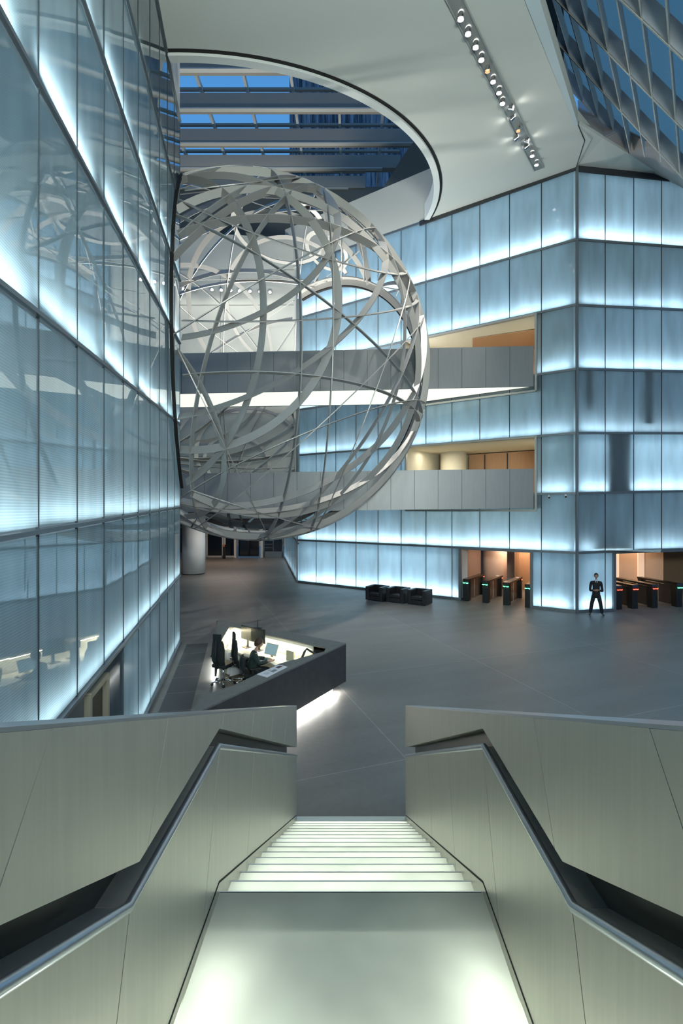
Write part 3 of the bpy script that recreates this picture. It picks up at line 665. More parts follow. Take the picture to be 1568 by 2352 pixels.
# triangular ceiling piece over the right face
ctop = [cp(9.35, 19.35), lo_[0]]+lo_[1:5]+[lo_[5]]
cbot = [V((9.93, 21.38, 19.70))]+[FR(t, 19.74+.034*t, .03) for t in (.03, 1.6, 3.0, FR.su(1500), FR.su(1568), FR.su(1700))]
cc_ = MB(); cc_.quad(cp(9.93, 21.36, -.01), cp(9.35, 19.35, -.01), cp(8.59, 18.3, -.01))
for k in range(6): cc_.quad(cbot[k], cbot[k+1], ctop[k+1], ctop[k])
co_ = cc_.build('ceiling_corner', M['ceiling'], face=(0, 0, -1), kind='structure'); sm_ = co_.modifiers.new('s', 'SOLIDIFY'); sm_.thickness = .12; sm_.offset = -1
# black sheet standing in for the unlit void above the ceiling edge
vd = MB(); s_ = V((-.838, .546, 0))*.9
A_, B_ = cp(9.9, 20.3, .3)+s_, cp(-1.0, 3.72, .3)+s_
vd.prism([A_, B_, B_+V((0, 0, 12)), A_+V((0, 0, 12))], s_*.2); vd.build('void_backing', M['black'], kind='structure')

# ------------------------------------------------------------------ ceiling spotlights in their trough
def onceil(u, v):
    r = ray(u, v); t = (16.14-H)/(r.z-.0742*r.x-.1306); return CAM+r*t
tA, tB = onceil(1238, 388), onceil(1046, 0); td = (tB-tA).normalized(); tA2 = tA; tB2 = tB+td*2.2
cn_ = V((-.0742, -.1306, 1)).normalized(); ts_ = td.cross(cn_).normalized()
tro = thing('light_track', 'long grey recessed lighting track running across the white ceiling', 'light track', tuple(tA2))
w = .19; P = lambda q: q-tA2
mb = MB(); mb.bar(P(tA2)-cn_*.012, P(tB2)-cn_*.012, w*2, .02, cn_); mb.build('trough', mat('trough_grey', (.32, .33, .32), .5, .3), tro)
mb = MB()
for sgn in (-1, 1): mb.bar(P(tA2)+ts_*w*sgn-cn_*.02, P(tB2)+ts_*w*sgn-cn_*.02, .03, .05, cn_)
mb.build('edge', mat('trough_edge', (.45, .47, .46), .4, .3), tro)
lamps = [(548, 50, 1), (582, 120, 1), (617, 183, 1), (643, 242, 1), (671, 295, 0), (697, 345, 1), (724, 397, 1), (740, 447, 1), (770, 487, 2), (797, 528, 2),
         (812, 575, 0), (812, 622, 2), (842, 640, 2), (860, 662, 2), (876, 693, 1), (896, 735, 1)]
ends = {0: 'nearest to the top of the picture', 15: 'last one at the lower end of the track'}
# which floor area each one lights, so that the ball throws its shadow beside the passage
for i, (x, y, on) in enumerate(lamps):
    p = onceil(784+x/2, y/2)
    if on == 2: lab = 'silver spotlight turned aside, its beam grazing the ceiling beside the track'
    elif on == 0: lab = 'dim orange spotlight, %s of the two in the ceiling track' % ('upper' if i < 8 else 'lower')
    else: lab = 'small round spotlight shining straight down in the ceiling track' if i not in ends else 'lit round spotlight, ' + ends[i]
    s = thing('ceiling_spotlight', lab, 'spotlight', tuple(p), 0, 'spotlights in the ceiling track')
    if on == 2: aim = (ts_*(1 if i % 2 else -1)*.9-cn_*.35).normalized()
    else: aim = (-cn_+V((-.1, -.05, 0))).normalized()
    base = -cn_*.05
    MB().tube([base, base+aim*.16], [.07, .09], 16, False).build('can', M['chrome'], s, True)
    MB().tube([base+aim*.10, base+aim*.11], .072, 16).build('bulb', M['lampwarm'] if on == 0 else M['lampon'], s)
    if on == 1:
        tgt = V((-5+rnd.uniform(-3, 3), 24+rnd.uniform(-3, 3), 0))-p if i % 2 else V((rnd.uniform(-2, 8), rnd.uniform(10, 22), 0))-p
        spot('spot_beam', p+aim*.2-cn_*.1, tgt, 1100, (1, .95, .86), 50, .6, .05)
    elif on == 2: spot('spot_beam', p+aim*.2-cn_*.06, aim+cn_*.10, 9, (1, .97, .92), 120, .8, .05)
# row of little lamps on the back wall ledge
for i, u in enumerate((395, 421, 446, 487, 508, 530, 550, 574, 597, 620)):
    p = at(u, 663+i*.9, 30.2)
    s = thing('wall_downlight', 'tiny white lamp in the row along the far beige wall', 'downlight', tuple(p), 0, 'lamps along the far beige wall')
    spot('downlight_beam', p+V((0, -.9, .0)), (0, .25, -1), 26, (1, .97, .86), 130, .8, .05)
    MB().tube([(0, .1, 0), (0, 0, 0)], .11, 12).build('housing', M['chrome'], s, True); MB().tube([(0, -.002, 0), (0, -.03, 0)], .085, 12).build('bulb', M['lampon'], s)

# ------------------------------------------------------------------ glass stair between two steel parapets
TR, RS, HL, Y0 = .281, .1507, 2.33, 2.94      # tread, riser, drop from eye to landing, front edge of landing
TREAD = glass_mat('lit_glass_tread', (.92, .97, .90), (.62, .66, .62), .22, 1.35)
st = thing('glass_staircase', 'white glass staircase glowing from below, running down to the lobby floor', 'staircase', (0, 0, 0))
XS = .797
def slab(y0, y1, z, riser, name='tread'):
    mb = MB(); mb.quad((-XS, y0, z), (XS, y0, z), (XS, y1, z), (-XS, y1, z))
    mb.build(name, TREAD, st, face=(0, 0, 1))
    if riser:
        MB().quad((-XS, riser[0], riser[1]), (XS, riser[0], riser[1]), (XS, riser[0], z-.004), (-XS, riser[0], z-.004)).build('riser', TREAD, st, face=(0, 1, 0))
slab(Y0-5*TR+.22, Y0, H-HL, (Y0, H-HL-RS), 'landing')
for k in range(1, 15):
    z = H-HL-k*RS; slab(Y0+(k-1)*TR, Y0+k*TR, z, (Y0+k*TR, z-RS))
yb = Y0-5*TR+.22
for k in range(1, 9):
    z = H-HL+k*RS; slab(yb-k*TR, yb-(k-1)*TR, z, None); MB().quad((-XS, yb-(k-1)*TR, z-RS), (XS, yb-(k-1)*TR, z-RS), (XS, yb-(k-1)*TR, z-.004), (-XS, yb-(k-1)*TR, z-.004)).build('riser', TREAD, st, face=(0, 1, 0))
no = MB()
for k in range(0, 15):
    z = H-HL-k*RS; no.box((0, Y0+k*TR+.001, z-.006), (2*XS, .012, .012))
no.build('nosing', mat('nosing_glass', (.92, .95, .90), .5, 0), st)
ud = MB(); dn = .42
ye = Y0+.1+(H-HL-dn-.06)/RS*TR
ud.prism([(-XS, Y0+.1, H-HL-dn), (-XS, ye, .06), (XS, ye, .06), (XS, Y0+.1, H-HL-dn)], (0, 0, -.05)); ud.prism([(-XS, ye, .01), (-XS, Y0+15*TR-.02, .01), (XS, Y0+15*TR-.02, .01), (XS, ye, .01)], (0, 0, .05)); ud.prism([(-XS, yb, H-HL-dn), (-XS, Y0+.12, H-HL-dn), (XS, Y0+.12, H-HL-dn), (XS, yb, H-HL-dn)], (0, 0, -.05))
ud.prism([(-XS, yb-8*TR, H-HL+8*RS-dn), (-XS, yb, H-HL-dn), (XS, yb, H-HL-dn), (XS, yb-8*TR, H-HL+8*RS-dn)], (0, 0, -.05))
ud.build('tray', mat('tray_white', (.80, .85, .78), .8), st)
WARM = (.93, 1, .86)
SP = 1.0
sl_ = V((0, TR, -RS)).normalized()
for sgn in (-1, 1):
    for k in range(0, 14):      # a short lamp under both ends of every step
        area('tread_lamp', (sgn*.39, Y0+(k+.80)*TR, max(.075, H-HL-(k+1)*RS-.13)), (1, 0, 0), (0, .12, 1), .77, .05, .95*SP, WARM)
        area('tread_lamp', (sgn*.64, Y0+(k+.80)*TR, max(.075, H-HL-(k+1)*RS-.13)), (1, 0, 0), (0, .12, 1), .22, .05, .45*SP, WARM)
    area('landing_lamp', (sgn*.66, yb+.36, H-HL-.24), (0, 1, 0), (0, 0, 1), .75, .08, 2.3*SP, WARM)
    area('stair_lamp', (sgn*.60, yb-4*TR, H-HL+4*RS-.24), (0, TR, -RS), (0, 0, 1), 2.2, .08, 4.5*SP, WARM)
area('landing_lamp', (0, yb+.25, H-HL-.3), (1, 0, 0), (0, 0, 1), 1.0, .15, 1.5*SP, WARM)
def parapet(sgn, side, look):
    root = thing('stair_parapet', 'brushed steel parapet with a slotted handrail on the %s side of the glass stair' % side, 'parapet', (0, 0, 0), 0, 'parapets of the glass stair')
    X = sgn*.80; T = sgn*.20
    p3 = lambda y, d, x=0: V((X+x, y, H-d))
    rail = [(7.12, 3.63), (2.94, 1.445), (1.75, 1.445), (-1.2, -.13)]
    base = [(-1.2, .98), (1.6, 2.68), (2.9, 2.68), (6.9, 4.58), (7.12, 4.59)]
    low = rail+base
    # lower wall cut into panels by seams square to the flight
    cuts = [(-1.2, None), (.05, 1), (1.75, 1), (2.94, 1), (4.0, 1), (5.05, 1), (6.1, 1), (7.12, None)]
    rl = lambda y: (1.445+(y-2.94)*(3.63-1.445)/(7.12-2.94)) if y > 2.94 else (1.445 if y > 1.75 else 1.445-(1.75-y)*1.575/2.95)
    def lowd(y): return 4.58+(y-6.9)*.05 if y > 6.9 else (2.68+(y-2.9)*.475 if y > 2.9 else (2.68 if y > 1.6 else 2.68-(1.6-y)*.607))
    def foot(y, s):   # where a seam starting at the rail meets the bottom line
        if s is None: return y
        yy = y
        for _ in range(30): yy = y-.40*(lowd(yy)-rl(y))*(1 if y > 1.9 else .8)
        return yy
    for (ya, sa), (yb_, sb) in zip(cuts[:-1], cuts[1:]):
        fa, fb = foot(ya, sa), foot(yb_, sb)
        tops = [(y, rl(y)) for y in [ya+.003]+[q for q in (1.75, 2.94) if ya+.01 < q < yb_-.01]+[yb_-.003]]
        bots = [(y, lowd(y)) for y in [fb-.003]+[q for q in (6.9, 2.9, 1.6) if fa+.01 < q < fb-.01]+[fa+.003]]
        MB().prism([p3(y, d) for y, d in tops+bots], (T, 0, 0)).build('wall_panel', M['steel'], root)
    MB().prism([p3(y, d+.004, sgn*.004) for y, d in low], (T*.95, 0, 0)).build('core', M['dark'], root)
    # recessed back of the slot
    slot = [(7.0, 3.66), (2.94, 1.50), (1.75, 1.50), (-1.2, -.08)]; slot2 = [(-1.2, -.30), (1.80, 1.29), (2.94, 1.29), (7.0, 3.45)]
    MB().prism([p3(y, d, sgn*.13) for y, d in slot+slot2], (sgn*.05, 0, 0)).build('slot_back', mat('slot_steel', (.035, .035, .033), .3, .5), root)
    ub = [(7.12, 3.51), (2.94, 1.335), (1.83, 1.335), (-1.2, -.27)]
    tp_ = lambda y: .505+.3985*(y-1.088)
    def ubd(y): return 1.335+(y-2.94)*(3.51-1.335)/(7.12-2.94) if y > 2.94 else (1.335 if y > 1.83 else 1.335-(1.83-y)*1.605/3.03)
    ucuts = [(-1.2, 0), (.35, 1), (1.297, 1), (2.118, 1), (3.05, 1), (4.0, 1), (5.0, 1), (6.05, 1), (7.12, 0)]
    for (ya, sa), (yb_, sb) in zip(ucuts[:-1], ucuts[1:]):
        fa = ya-(.52*(ubd(ya)-tp_(ya)) if sa else 0); fb = yb_-(.52*(ubd(yb_)-tp_(yb_)) if sb else 0)
        bots = [(y, ubd(y)) for y in [fb-.002]+[q for q in (2.94, 1.83) if fa+.01 < q < fb-.01]+[fa+.002]]
        MB().prism([p3(ya+.002, tp_(ya)), p3(yb_-.002, tp_(yb_))]+[p3(y, d) for y, d in bots], (T, 0, 0)).build('upper_panel', M['steel'], root)
    up_ = [(7.115, tp_(7.115)+.004), (-1.2, tp_(-1.2)+.004)]+[(y, d-.004) for y, d in ub[::-1]]
    MB().prism([p3(y, d, sgn*.004) for y, d in up_], (T*.95, 0, 0)).build('upper_core', M['dark'], root)
    MB().prism([p3(-1.2, tp_(-1.2)), p3(7.12, tp_(7.12)), p3(7.12, tp_(7.12)-.012), p3(-1.2, tp_(-1.2)-.012)], (T, 0, 0)).build('cap', M['steeltop'], root)
    MB().tube([p3(7.10, 3.625, sgn*.008), p3(2.94, 1.445, sgn*.008), p3(1.75, 1.445, sgn*.008), p3(-1.2, -.13, sgn*.008)], .019, 14).build('handrail', M['steeltop'], root, True)
    sk = MB()
    for a, b in (((-1.2, .35), (1.62, 2.262)), ((1.62, 2.262), (2.93, 2.262)), ((2.93, 2.262), (7.05, 4.47))):
        sk.bar(p3(*a, -sgn*.001), p3(*b, -sgn*.001), .004, .011)
    sk.build('skirt_joint', M['black'], root)
    return root
parapet(-1, 'left', ''); parapet(1, 'right', '')

# ------------------------------------------------------------------ reception desk
ZT = 1.155
A_ = V((-.13, 12.40, 0)); B_ = V((-4.15, 15.05, 0)); C_ = V((-3.60, 12.75, 0)); E_ = V((-2.66, 8.19, 0))
desk = thing('reception_desk', 'triangular dark stone reception desk with a lit white worktop inside', 'reception desk', (-2.2, 12.3, 0))
DO = V((-2.2, 12.3, 0)); L_ = lambda p, z=0: V((p[0], p[1], z))-DO if len(p) == 2 else V(p)-DO
up_ = V((0, 0, 1))
innF = [(-2.78, 8.87), (-2.32, 9.40), (-1.59, 10.77), (-.65, 11.69)]
innB = [(-.97, 12.22), (-3.56, 14.20)]
# top of the front arm, back arm and short end
MB().prism([L_((-2.66, 8.19), ZT), L_((-2.60, 8.20), ZT), L_((-.13, 12.4), ZT), L_((-.62, 12.0), ZT)]+[L_(q, ZT) for q in innF[::-1]], up_*-.03).build('counter_top', M['stonetop'], desk)
MB().prism([L_((-.13, 12.41), ZT), L_((-4.15, 15.05), ZT), L_((-3.56, 14.20), ZT), L_((-.97, 12.22), ZT), L_((-.62, 12.02), ZT)], up_*-.03).build('counter_top', M['stonetop'], desk)
MB().prism([L_((-4.15, 15.05), ZT), L_((-3.60, 12.75), ZT), L_((-3.40, 12.60), ZT), L_((-3.56, 14.20), ZT)], up_*-.03).build('counter_top', M['stonetop'], desk)
# outer faces, floating above a shadow gap
MB().prism([L_((-2.60, 8.20), .18), L_((-.13, 12.4), .18), L_((-.13, 12.4), ZT-.031), L_((-2.60, 8.20), ZT-.031)], V((-.05, .03, 0))).build('front_panel', M['stone'], desk)
MB().prism([L_((-.13, 12.4), .18), L_((-4.15, 15.05), .18), L_((-4.15, 15.05), ZT-.031), L_((-.13, 12.4), ZT-.031)], V((-.02, -.05, 0))).build('rear_panel', M['stone'], desk)
MB().prism([L_((-4.15, 15.05), .18), L_((-3.60, 12.75), .18), L_((-3.60, 12.75), ZT-.031), L_((-4.15, 15.05), ZT-.031)], V((.05, .01, 0))).build('end_panel', M['stone'], desk)
for a, b in zip(innF[:-1], innF[1:]):
    MB().prism([L_(a, .0), L_(b, .0), L_(b, ZT-.03), L_(a, ZT-.03)], V((.03, -.02, 0))).build('inner_panel', M['white'], desk)
MB().prism([L_(innB[0], .0), L_(innB[1], .0), L_(innB[1], ZT-.03), L_(innB[0], ZT-.03)], V((.02, .04, 0))).build('inner_panel', M['white'], desk)
MB().prism([L_((-3.56, 14.20), 0), L_((-3.45, 12.75), 0), L_((-3.45, 12.75), ZT-.03), L_((-3.56, 14.20), ZT-.03)], V((-.03, 0, 0))).build('inner_panel', M['white'], desk)
pb = MB(); ins_ = [(-2.2, 9.3), (-.42, 12.38), (-3.9, 14.7), (-3.55, 13.6), (-.95, 12.1), (-2.3, 9.7)]
pb.prism([L_((-2.35, 9.0), 0), L_((-.46, 12.2), 0), L_((-.65, 12.1), 0), L_((-2.45, 9.2), 0)], up_*.18)
pb.prism([L_((-.6, 12.5), 0), L_((-3.85, 14.6), 0), L_((-3.75, 14.4), 0), L_((-.7, 12.35), 0)], up_*.18)
pb.build('plinth', mat('plinth_white', (.7, .7, .68), .6), desk)
# worktop
wt = [(-3.50, 14.15), (-3.44, 13.35), (-2.88, 12.83), (-2.2, 12.35), (-1.60, 11.55), (-1.30, 11.35), (-.78, 11.9), (-1.05, 12.2)]
MB().prism([L_(q, .75) for q in wt], up_*-.04).build('worktop', M['white'], desk)
for x, y in ((-3.2, 13.5), (-1.55, 11.75)):
    ped = MB().box(L_((x, y), .37), (.42, .55, .66), (-.61, .79, 0)).build('pedestal', mat('pedestal_white', (.70, .76, .80), .5), desk)
    for q in range(3): MB().box(V(L_((x, y), .18+.2*q))+V((-.02, -.30, 0)), (.34, .012, .17), (1, 0, 0)).build('drawer', mat('drawer_white', (.66, .72, .76), .5), ped)
bd = (V((innB[1][0], innB[1][1], 0))-V((innB[0][0], innB[0][1], 0))).normalized(); bn = V((-bd.y, bd.x, 0))
if bn.dot(V((-2.2, 12, 0))-V((innB[0][0], innB[0][1], 0))) < 0: bn = -bn
mid = (V((*innB[0], 0))+V((*innB[1], 0)))/2
area('counter_lamp', mid+bn*.06+V((0, 0, ZT-.06)), bd, bn*.5-up_, 3.0, .06, 40, (1, .90, .62))
lm = V((-3.48, 13.5, ZT-.06)); area('counter_lamp', lm, (0, 1, 0), (.6, 0, -1), 1.2, .05, 10, (1, .90, .62))
ff = (A_-V((-2.60, 8.2, 0))).normalized(); fnm = V((ff.y, -ff.x, 0))
area('plinth_lamp', (V((-2.3, 8.75, 0))+V((-.25, 12.2, 0)))/2-fnm*.06+V((0, 0, .15)), ff, fnm*.35-up_, 3.9, .05, 50, (1, .98, .94))
area('plinth_lamp', V((-3.88, 13.9, .14)), (B_-C_), V((-.5, -.1, -1)), 1.9, .04, 14, (.95, 1, 1))
area('plinth_lamp', V((-2.2, 13.75, .12)), (B_-A_), V((.3, .5, -1)), 4, .04, 14, (.95, 1, 1))
# ------------------------------------------------------------------ things on the desk
def on_back(t, z, off): p = V((*innB[0], 0)).lerp(V((*innB[1], 0)), t)+bn*off; return V((p.x, p.y, z))
angb = math.atan2(-bn.y, -bn.x)-math.pi/2
for i, t in enumerate((.70, .555)):
    p = on_back(t, .75, .20)
    m_ = thing('monitor', ('black monitor, left one of the pair under the rear counter' if i == 0 else 'black monitor, right one of the pair, behind the receptionist head'), 'monitor', tuple(p), angb+(.12 if i else -.1))
    MB().box((0, 0, .40), (.50, .03, .38)).build('screen', M['bplastic'], m_, bevel=.006); MB().box((0, -.017, .40), (.46, .004, .34)).build('display', mat('dark_display', (.02, .03, .03), .25), m_)
    MB().box((0, .04, .12), (.05, .04, .24)).build('stand', M['bplastic'], m_); MB().box((0, 0, .008), (.24, .18, .016)).build('foot', M['bplastic'], m_)
p = on_back(.33, .75, .42)
m_ = thing('monitor', 'tilted monitor with a pale bluish screen on the white worktop', 'monitor', tuple(p), angb+.05)
o_ = MB().box((0, .03, .20), (.42, .04, .29), (1, 0, 0), (0, .45, 1)).build('screen', mat('ivory_plastic', (.6, .62, .55), .5), m_, bevel=.006); MB().box((0, .008, .205), (.37, .006, .245), (1, 0, 0), (0, .45, 1)).build('display', M['screen'], m_)
MB().box((0, .10, .06), (.10, .12, .12)).build('stand', mat('ivory_plastic', (.6, .62, .55), .5), m_)
p = on_back(.15, .75, .30)
MB().box((p.x, p.y, .87), (.26, .05, .24), bd, (0, .3, 1)).build('paper_tray', mat('khaki_card', (.45, .42, .28), .7), bevel=.005, label='khaki upright folder holder on the worktop right of the pale screen', cat='file holder')
ph = on_back(.93, .75, .35)
f_ = thing('telephone', 'small grey desk telephone at the left end of the worktop', 'telephone', tuple(ph), angb)
MB().prism([(-.1, -.09, 0), (.1, -.09, 0), (.1, -.09, .02), (-.1, -.09, .02)], (0, .18, .0)).build('base', mat('grey_plastic', (.35, .36, .36), .5), f_, bevel=.004)
MB().tube([(-.06, -.08, .05), (-.07, 0, .07), (-.06, .08, .05)], [.022, .014, .022], 8).build('handset', M['bplastic'], f_, True)
kb_ = on_back(.50, .75, .72)
k_ = thing('keyboard', 'pale keyboard in front of the receptionist hands', 'keyboard', tuple(kb_), angb)
MB().box((0, 0, .012), (.42, .15, .02)).build('case', mat('ivory_plastic', (.6, .62, .55), .5), k_, bevel=.004); MB().box((0, 0, .024), (.39, .12, .006)).build('keys', mat('key_grey', (.35, .36, .33), .6), k_)
MB().box((kb_.x+.30, kb_.y-.18, .765), (.06, .10, .03), bd).build('mouse', M['bplastic'], bevel=.012, label='small black mouse beside the pale keyboard', cat='mouse')
for i, (t, of, lab) in enumerate(((.33, .72, 'stack of white papers near the front edge of the worktop'), (.12, .42, 'sheet of notes lying at the narrow end of the worktop'))):
    p = on_back(t, .75, of); MB().box((p.x, p.y, .756+.008*(1-i)), (.21, .30, .012+.016*(1-i)), (bd+bn*.3)).build('paper_stack', M['paper'], label=lab, cat='papers')
p = on_back(.27, .75, .75)
g_ = MB().tube([(p.x, p.y, .75), (p.x, p.y, .85)], .035, 16).build('pen_cup', mat('teal_plastic', (.08, .22, .22), .5), label='small dark teal pen cup on the worktop', cat='cup')
p = on_back(.05, .75, .35)+V((.22, -.12, 0))
dl = thing('desk_stand', 'black bent stand arm over the narrow right end of the desk', 'stand', tuple(p), 0)
MB().tube([(-.20, -.18, .0), (-.05, -.02, .34), (.0, .0, .40), (.12, -.05, .34), (.34, -.16, .27)], [.03, .03, .03, .026, .02], 8).build('arm', M['bplastic'], dl, True); MB().box((-.2, -.18, .01), (.2, .16, .02)).build('foot', M['bplastic'], dl)
# small black T stand on top of the rear counter
p = V((-2.70, 13.95, ZT))
ts = thing('microphone_stand', 'thin black rod stand on the dark rear counter', 'stand', tuple(p), 0)
MB().box((0, 0, .008), (.24, .13, .016), (1, -.5, 0)).build('foot', M['bplastic'], ts); MB().tube([(0, 0, 0), (0, 0, .24)], .011, 8).build('rod', M['bplastic'], ts)
# open magazine
q = [V((*at(x, y, 3.445*F/(y-V0)).xy, ZT)) for x, y in ((590, 1550), (613, 1557), (660, 1533), (640, 1528))]
mg = thing('magazine', 'open white magazine lying on the dark stone counter', 'magazine', tuple(q[0]), 0)
qq = [v-q[0] for v in q]
MB().prism([v+V((0, 0, .004)) for v in qq], up_*.012).build('pages', M['paper'], mg)
def inq(u, v): return qq[0].lerp(qq[3], u).lerp(qq[1].lerp(qq[2], u), v)+V((0, 0, .018))
for (a, b, c, d_, col) in ((.72, .93, .25, .62, (.10, .05, .06)), (.38, .60, .45, .8, (.25, .25, .27)), (.40, .50, .15, .38, (.5, .5, .5)), (.12, .3, .3, .7, (.6, .6, .62))):
    MB().prism([inq(a, c), inq(b, c), inq(b, d_), inq(a, d_)], up_*.001).build('picture', mat('print_%d' % int(col[0]*100), col, .6), mg)

# ------------------------------------------------------------------ office chairs
def office_chair(label, loc, rz, low=False):
    c = thing('office_chair', label, 'office chair', loc, rz, 'office chairs at the reception desk'); c.scale = (1, 1, 1.06)
    b = MB()
    for k in range(5):
        a = 2*math.pi*k/5+.3; b.tube([(0, 0, .11), (.30*math.cos(a), .30*math.sin(a), .075)], [.03, .018], 8)
    b.tube([(0, 0, .08), (0, 0, .42)], .028, 12); b.build('star_base', M['chrome'], c, True)
    for k in range(5):
        a = 2*math.pi*k/5+.3; x, y = .30*math.cos(a), .30*math.sin(a); MB().tube([(x-.02, y, .035), (x+.02, y, .035)], .034, 12).build('castor', M['bplastic'], c, True)
    s = MB(); s.box((0, .02, .48), (.44, .46, .09)); o = s.build('seat', M['mesh'], c, bevel=.03)
    bk_ = MB()     # curved tall back, seen from behind (back is at -y)
    prof = [(.53, -.20, .16), (.62, -.25, .18), (.75, -.265, .19), (.90, -.255, .185), (1.05, -.26, .16), (1.12, -.275, .13)]
    if low: prof = prof[:4]
    for (z0, y0, w0), (z1, y1, w1) in zip(prof[:-1], prof[1:]):
        for k in range(6):
            f0, f1 = -1+k/3, -1+(k+1)/3; g = lambda f: .05*f*f
            bk_.hexa([(w0*f0, y0+g(f0), z0), (w0*f1, y0+g(f1), z0), (w0*f1, y0+g(f1)-.045, z0), (w0*f0, y0+g(f0)-.045, z0)],
                     [(w1*f0, y1+g(f0), z1), (w1*f1, y1+g(f1), z1), (w1*f1, y1+g(f1)-.045, z1), (w1*f0, y1+g(f0)-.045, z1)])
    bk_.build('backrest', M['mesh'], c)
    if not low: MB().box((0, -.27, 1.20), (.25, .06, .18)).build('headrest', M['mesh'], c, bevel=.025)
    MB().tube([(0, -.05, .42), (0, -.27, .46), (0, -.33, .75), (0, -.30, .86 if low else 1.14)], .02, 8).build('spine', M['bplastic'], c, True)
    for sg in (-1, 1):
        MB().tube([(sg*.22, 0, .45), (sg*.30, -.02, .50), (sg*.30, -.02, .66)], .016, 8).build('arm_post', M['bplastic'], c, True)
        MB().box((sg*.30, .03, .675), (.08, .26, .03)).build('armrest', M['bplastic'], c, bevel=.01)
    return c
office_chair('tall black office chair standing empty, seen from behind, leftmost at the desk', (-3.36, 12.72, 0), math.radians(-20))
office_chair('black office chair between the tall empty one and the receptionist, turned sideways', (-2.82, 12.78, 0), math.radians(-66))
office_chair('black office chair the receptionist sits on', (-2.44, 12.02, 0), math.radians(-72), True)

# ------------------------------------------------------------------ people
def skin_mesh(name, pts, edges, m, parent, sub=2, root=0):
    """pts: (x, y, z, rx, ry) joints grown into one continuous surface"""
    me = bpy.data.meshes.new(name); me.from_pydata([p[:3] for p in pts], edges, []); o = bpy.data.objects.new(name, me); COL.objects.link(o)
    sk = o.modifiers.new('skin', 'SKIN'); sk.branch_smoothing = .6; sk.use_smooth_shade = True
    lay = me.skin_vertices[0].data
    for i, p in enumerate(pts): lay[i].radius = (p[3], p[4] if len(p) > 4 else p[3]); lay[i].use_root = (i == root)
    ss = o.modifiers.new('sub', 'SUBSURF'); ss.levels = sub; ss.render_levels = sub
    dg = bpy.context.evaluated_depsgraph_get(); nm = bpy.data.meshes.new_from_object(o.evaluated_get(dg)); bpy.data.objects.remove(o)
    nm.materials.clear(); nm.materials.append(m); nm.shade_smooth()
    r = bpy.data.objects.new(name, nm); COL.objects.link(r); r.parent = parent; return r
def hand_pts(w, d, side, pts, edges, wi):
    """adds palm, four fingers and a thumb to the skeleton; w wrist, d direction, side across the palm"""
    w = V(w); d = V(d).normalized(); s = V(side).normalized(); n = d.cross(s)
    def add(p, r, e): pts.append((p.x, p.y, p.z, r, r)); edges.append((e, len(pts)-1)); return len(pts)-1
    palm = add(w+d*.05, .024, wi)
    for k, ln in enumerate((.070, .080, .074, .058)):
        o = s*(-.027+.018*k); a = add(w+d*.09+o, .0095, palm); b = add(w+d*(.09+ln*.5)+o+n*.012, .0085, a); add(w+d*(.09+ln*.8)+o+n*.035, .0075, b)
    t = add(w+d*.03-s*.032, .011, palm); add(w+d*.075-s*.048+n*.012, .009, t)
def head(parent, c, fwd, r=.1, hair_m=None, long_hair=False):
    """head with brow, nose, chin, ears; c centre of the skull; fwd facing direction"""
    f = V(fwd).normalized(); s = f.cross(V((0, 0, 1))).normalized(); u = s.cross(f); c = V(c)
    mb = MB(); NL, NM = 20, 24
    def prof(th, ph):
        z = math.cos(th); q = math.sin(th); x = q*math.cos(ph); y = q*math.sin(ph)      # x forward, y side
        X, Y, Z = x*.098, y*.076, z*.118
        if z < -.1: X = X*(1-.12*min(1, -z)) + .008*max(0, -z); Y *= 1-.20*min(1, -z-.1)
        fr_ = max(0, math.cos(ph))**10 if q > .2 else 0
        X += .022*fr_*math.exp(-((z+.18)/.13)**2) + .006*fr_*math.exp(-((z+.52)/.08)**2) + .008*fr_*math.exp(-((z+.80)/.1)**2)
        sd_ = max(0, math.cos(ph-.45))**30+max(0, math.cos(ph+.45))**30
        X -= .010*sd_*math.exp(-((z-.02)/.10)**2)
        return c+f*X+s*Y+u*Z
    for i in range(NL+1):
        for j in range(NM): mb.v.append(tuple(prof(math.pi*(.001+.998*i/NL), 2*math.pi*j/NM)))
    for i in range(NL):
        for j in range(NM): mb.f.append((i*NM+j, i*NM+(j+1) % NM, (i+1)*NM+(j+1) % NM, (i+1)*NM+j))
    mb.build('head', M['skin'], parent, True)
    for sg in (-1, 1):
        p = c+s*sg*.076-f*.004-u*.01; MB().tube([p-u*.03, p+s*sg*.012, p+u*.03], [.008, .016, .010], 8).build('ear', M['skin'], parent, True)
        e_ = c+f*.080+s*sg*.030+u*.006; MB().tube([e_-s*.012, e_+s*.012], .007, 8).build('eye', M['bplastic'], parent, True)
    m_ = c+f*.088-u*.062; MB().tube([m_-s*.022, m_+s*.022], .004, 6).build('mouth', mat('lips', (.25, .09, .08), .5), parent, True)
    hb = MB(); k = 1.10
    lim = math.pi*.46
    for i in range(13):
        for j in range(NM):
            ph = 2*math.pi*j/NM; back = .5-.5*math.cos(ph)
            th = (.02+.98*i/12)*(math.pi*(.27+.40*back**.8) if not long_hair else math.pi*(.27+.55*back**.7))
            p = c+f*(math.sin(th)*math.cos(ph)*.104*k)+s*(math.sin(th)*math.sin(ph)*(.083 if not long_hair else .098)*k)+u*(math.cos(th)*.120*k)
            hb.v.append(tuple(p+f*-.006))
    for i in range(12):
        for j in range(NM): hb.f.append((i*NM+j, i*NM+(j+1) % NM, (i+1)*NM+(j+1) % NM, (i+1)*NM+j))
    hb.f.append(tuple(range(NM)))
    ho = hb.build('hair', hair_m or M['hair'], parent, True); sdm = ho.modifiers.new('s', 'SOLIDIFY'); sdm.thickness = .012
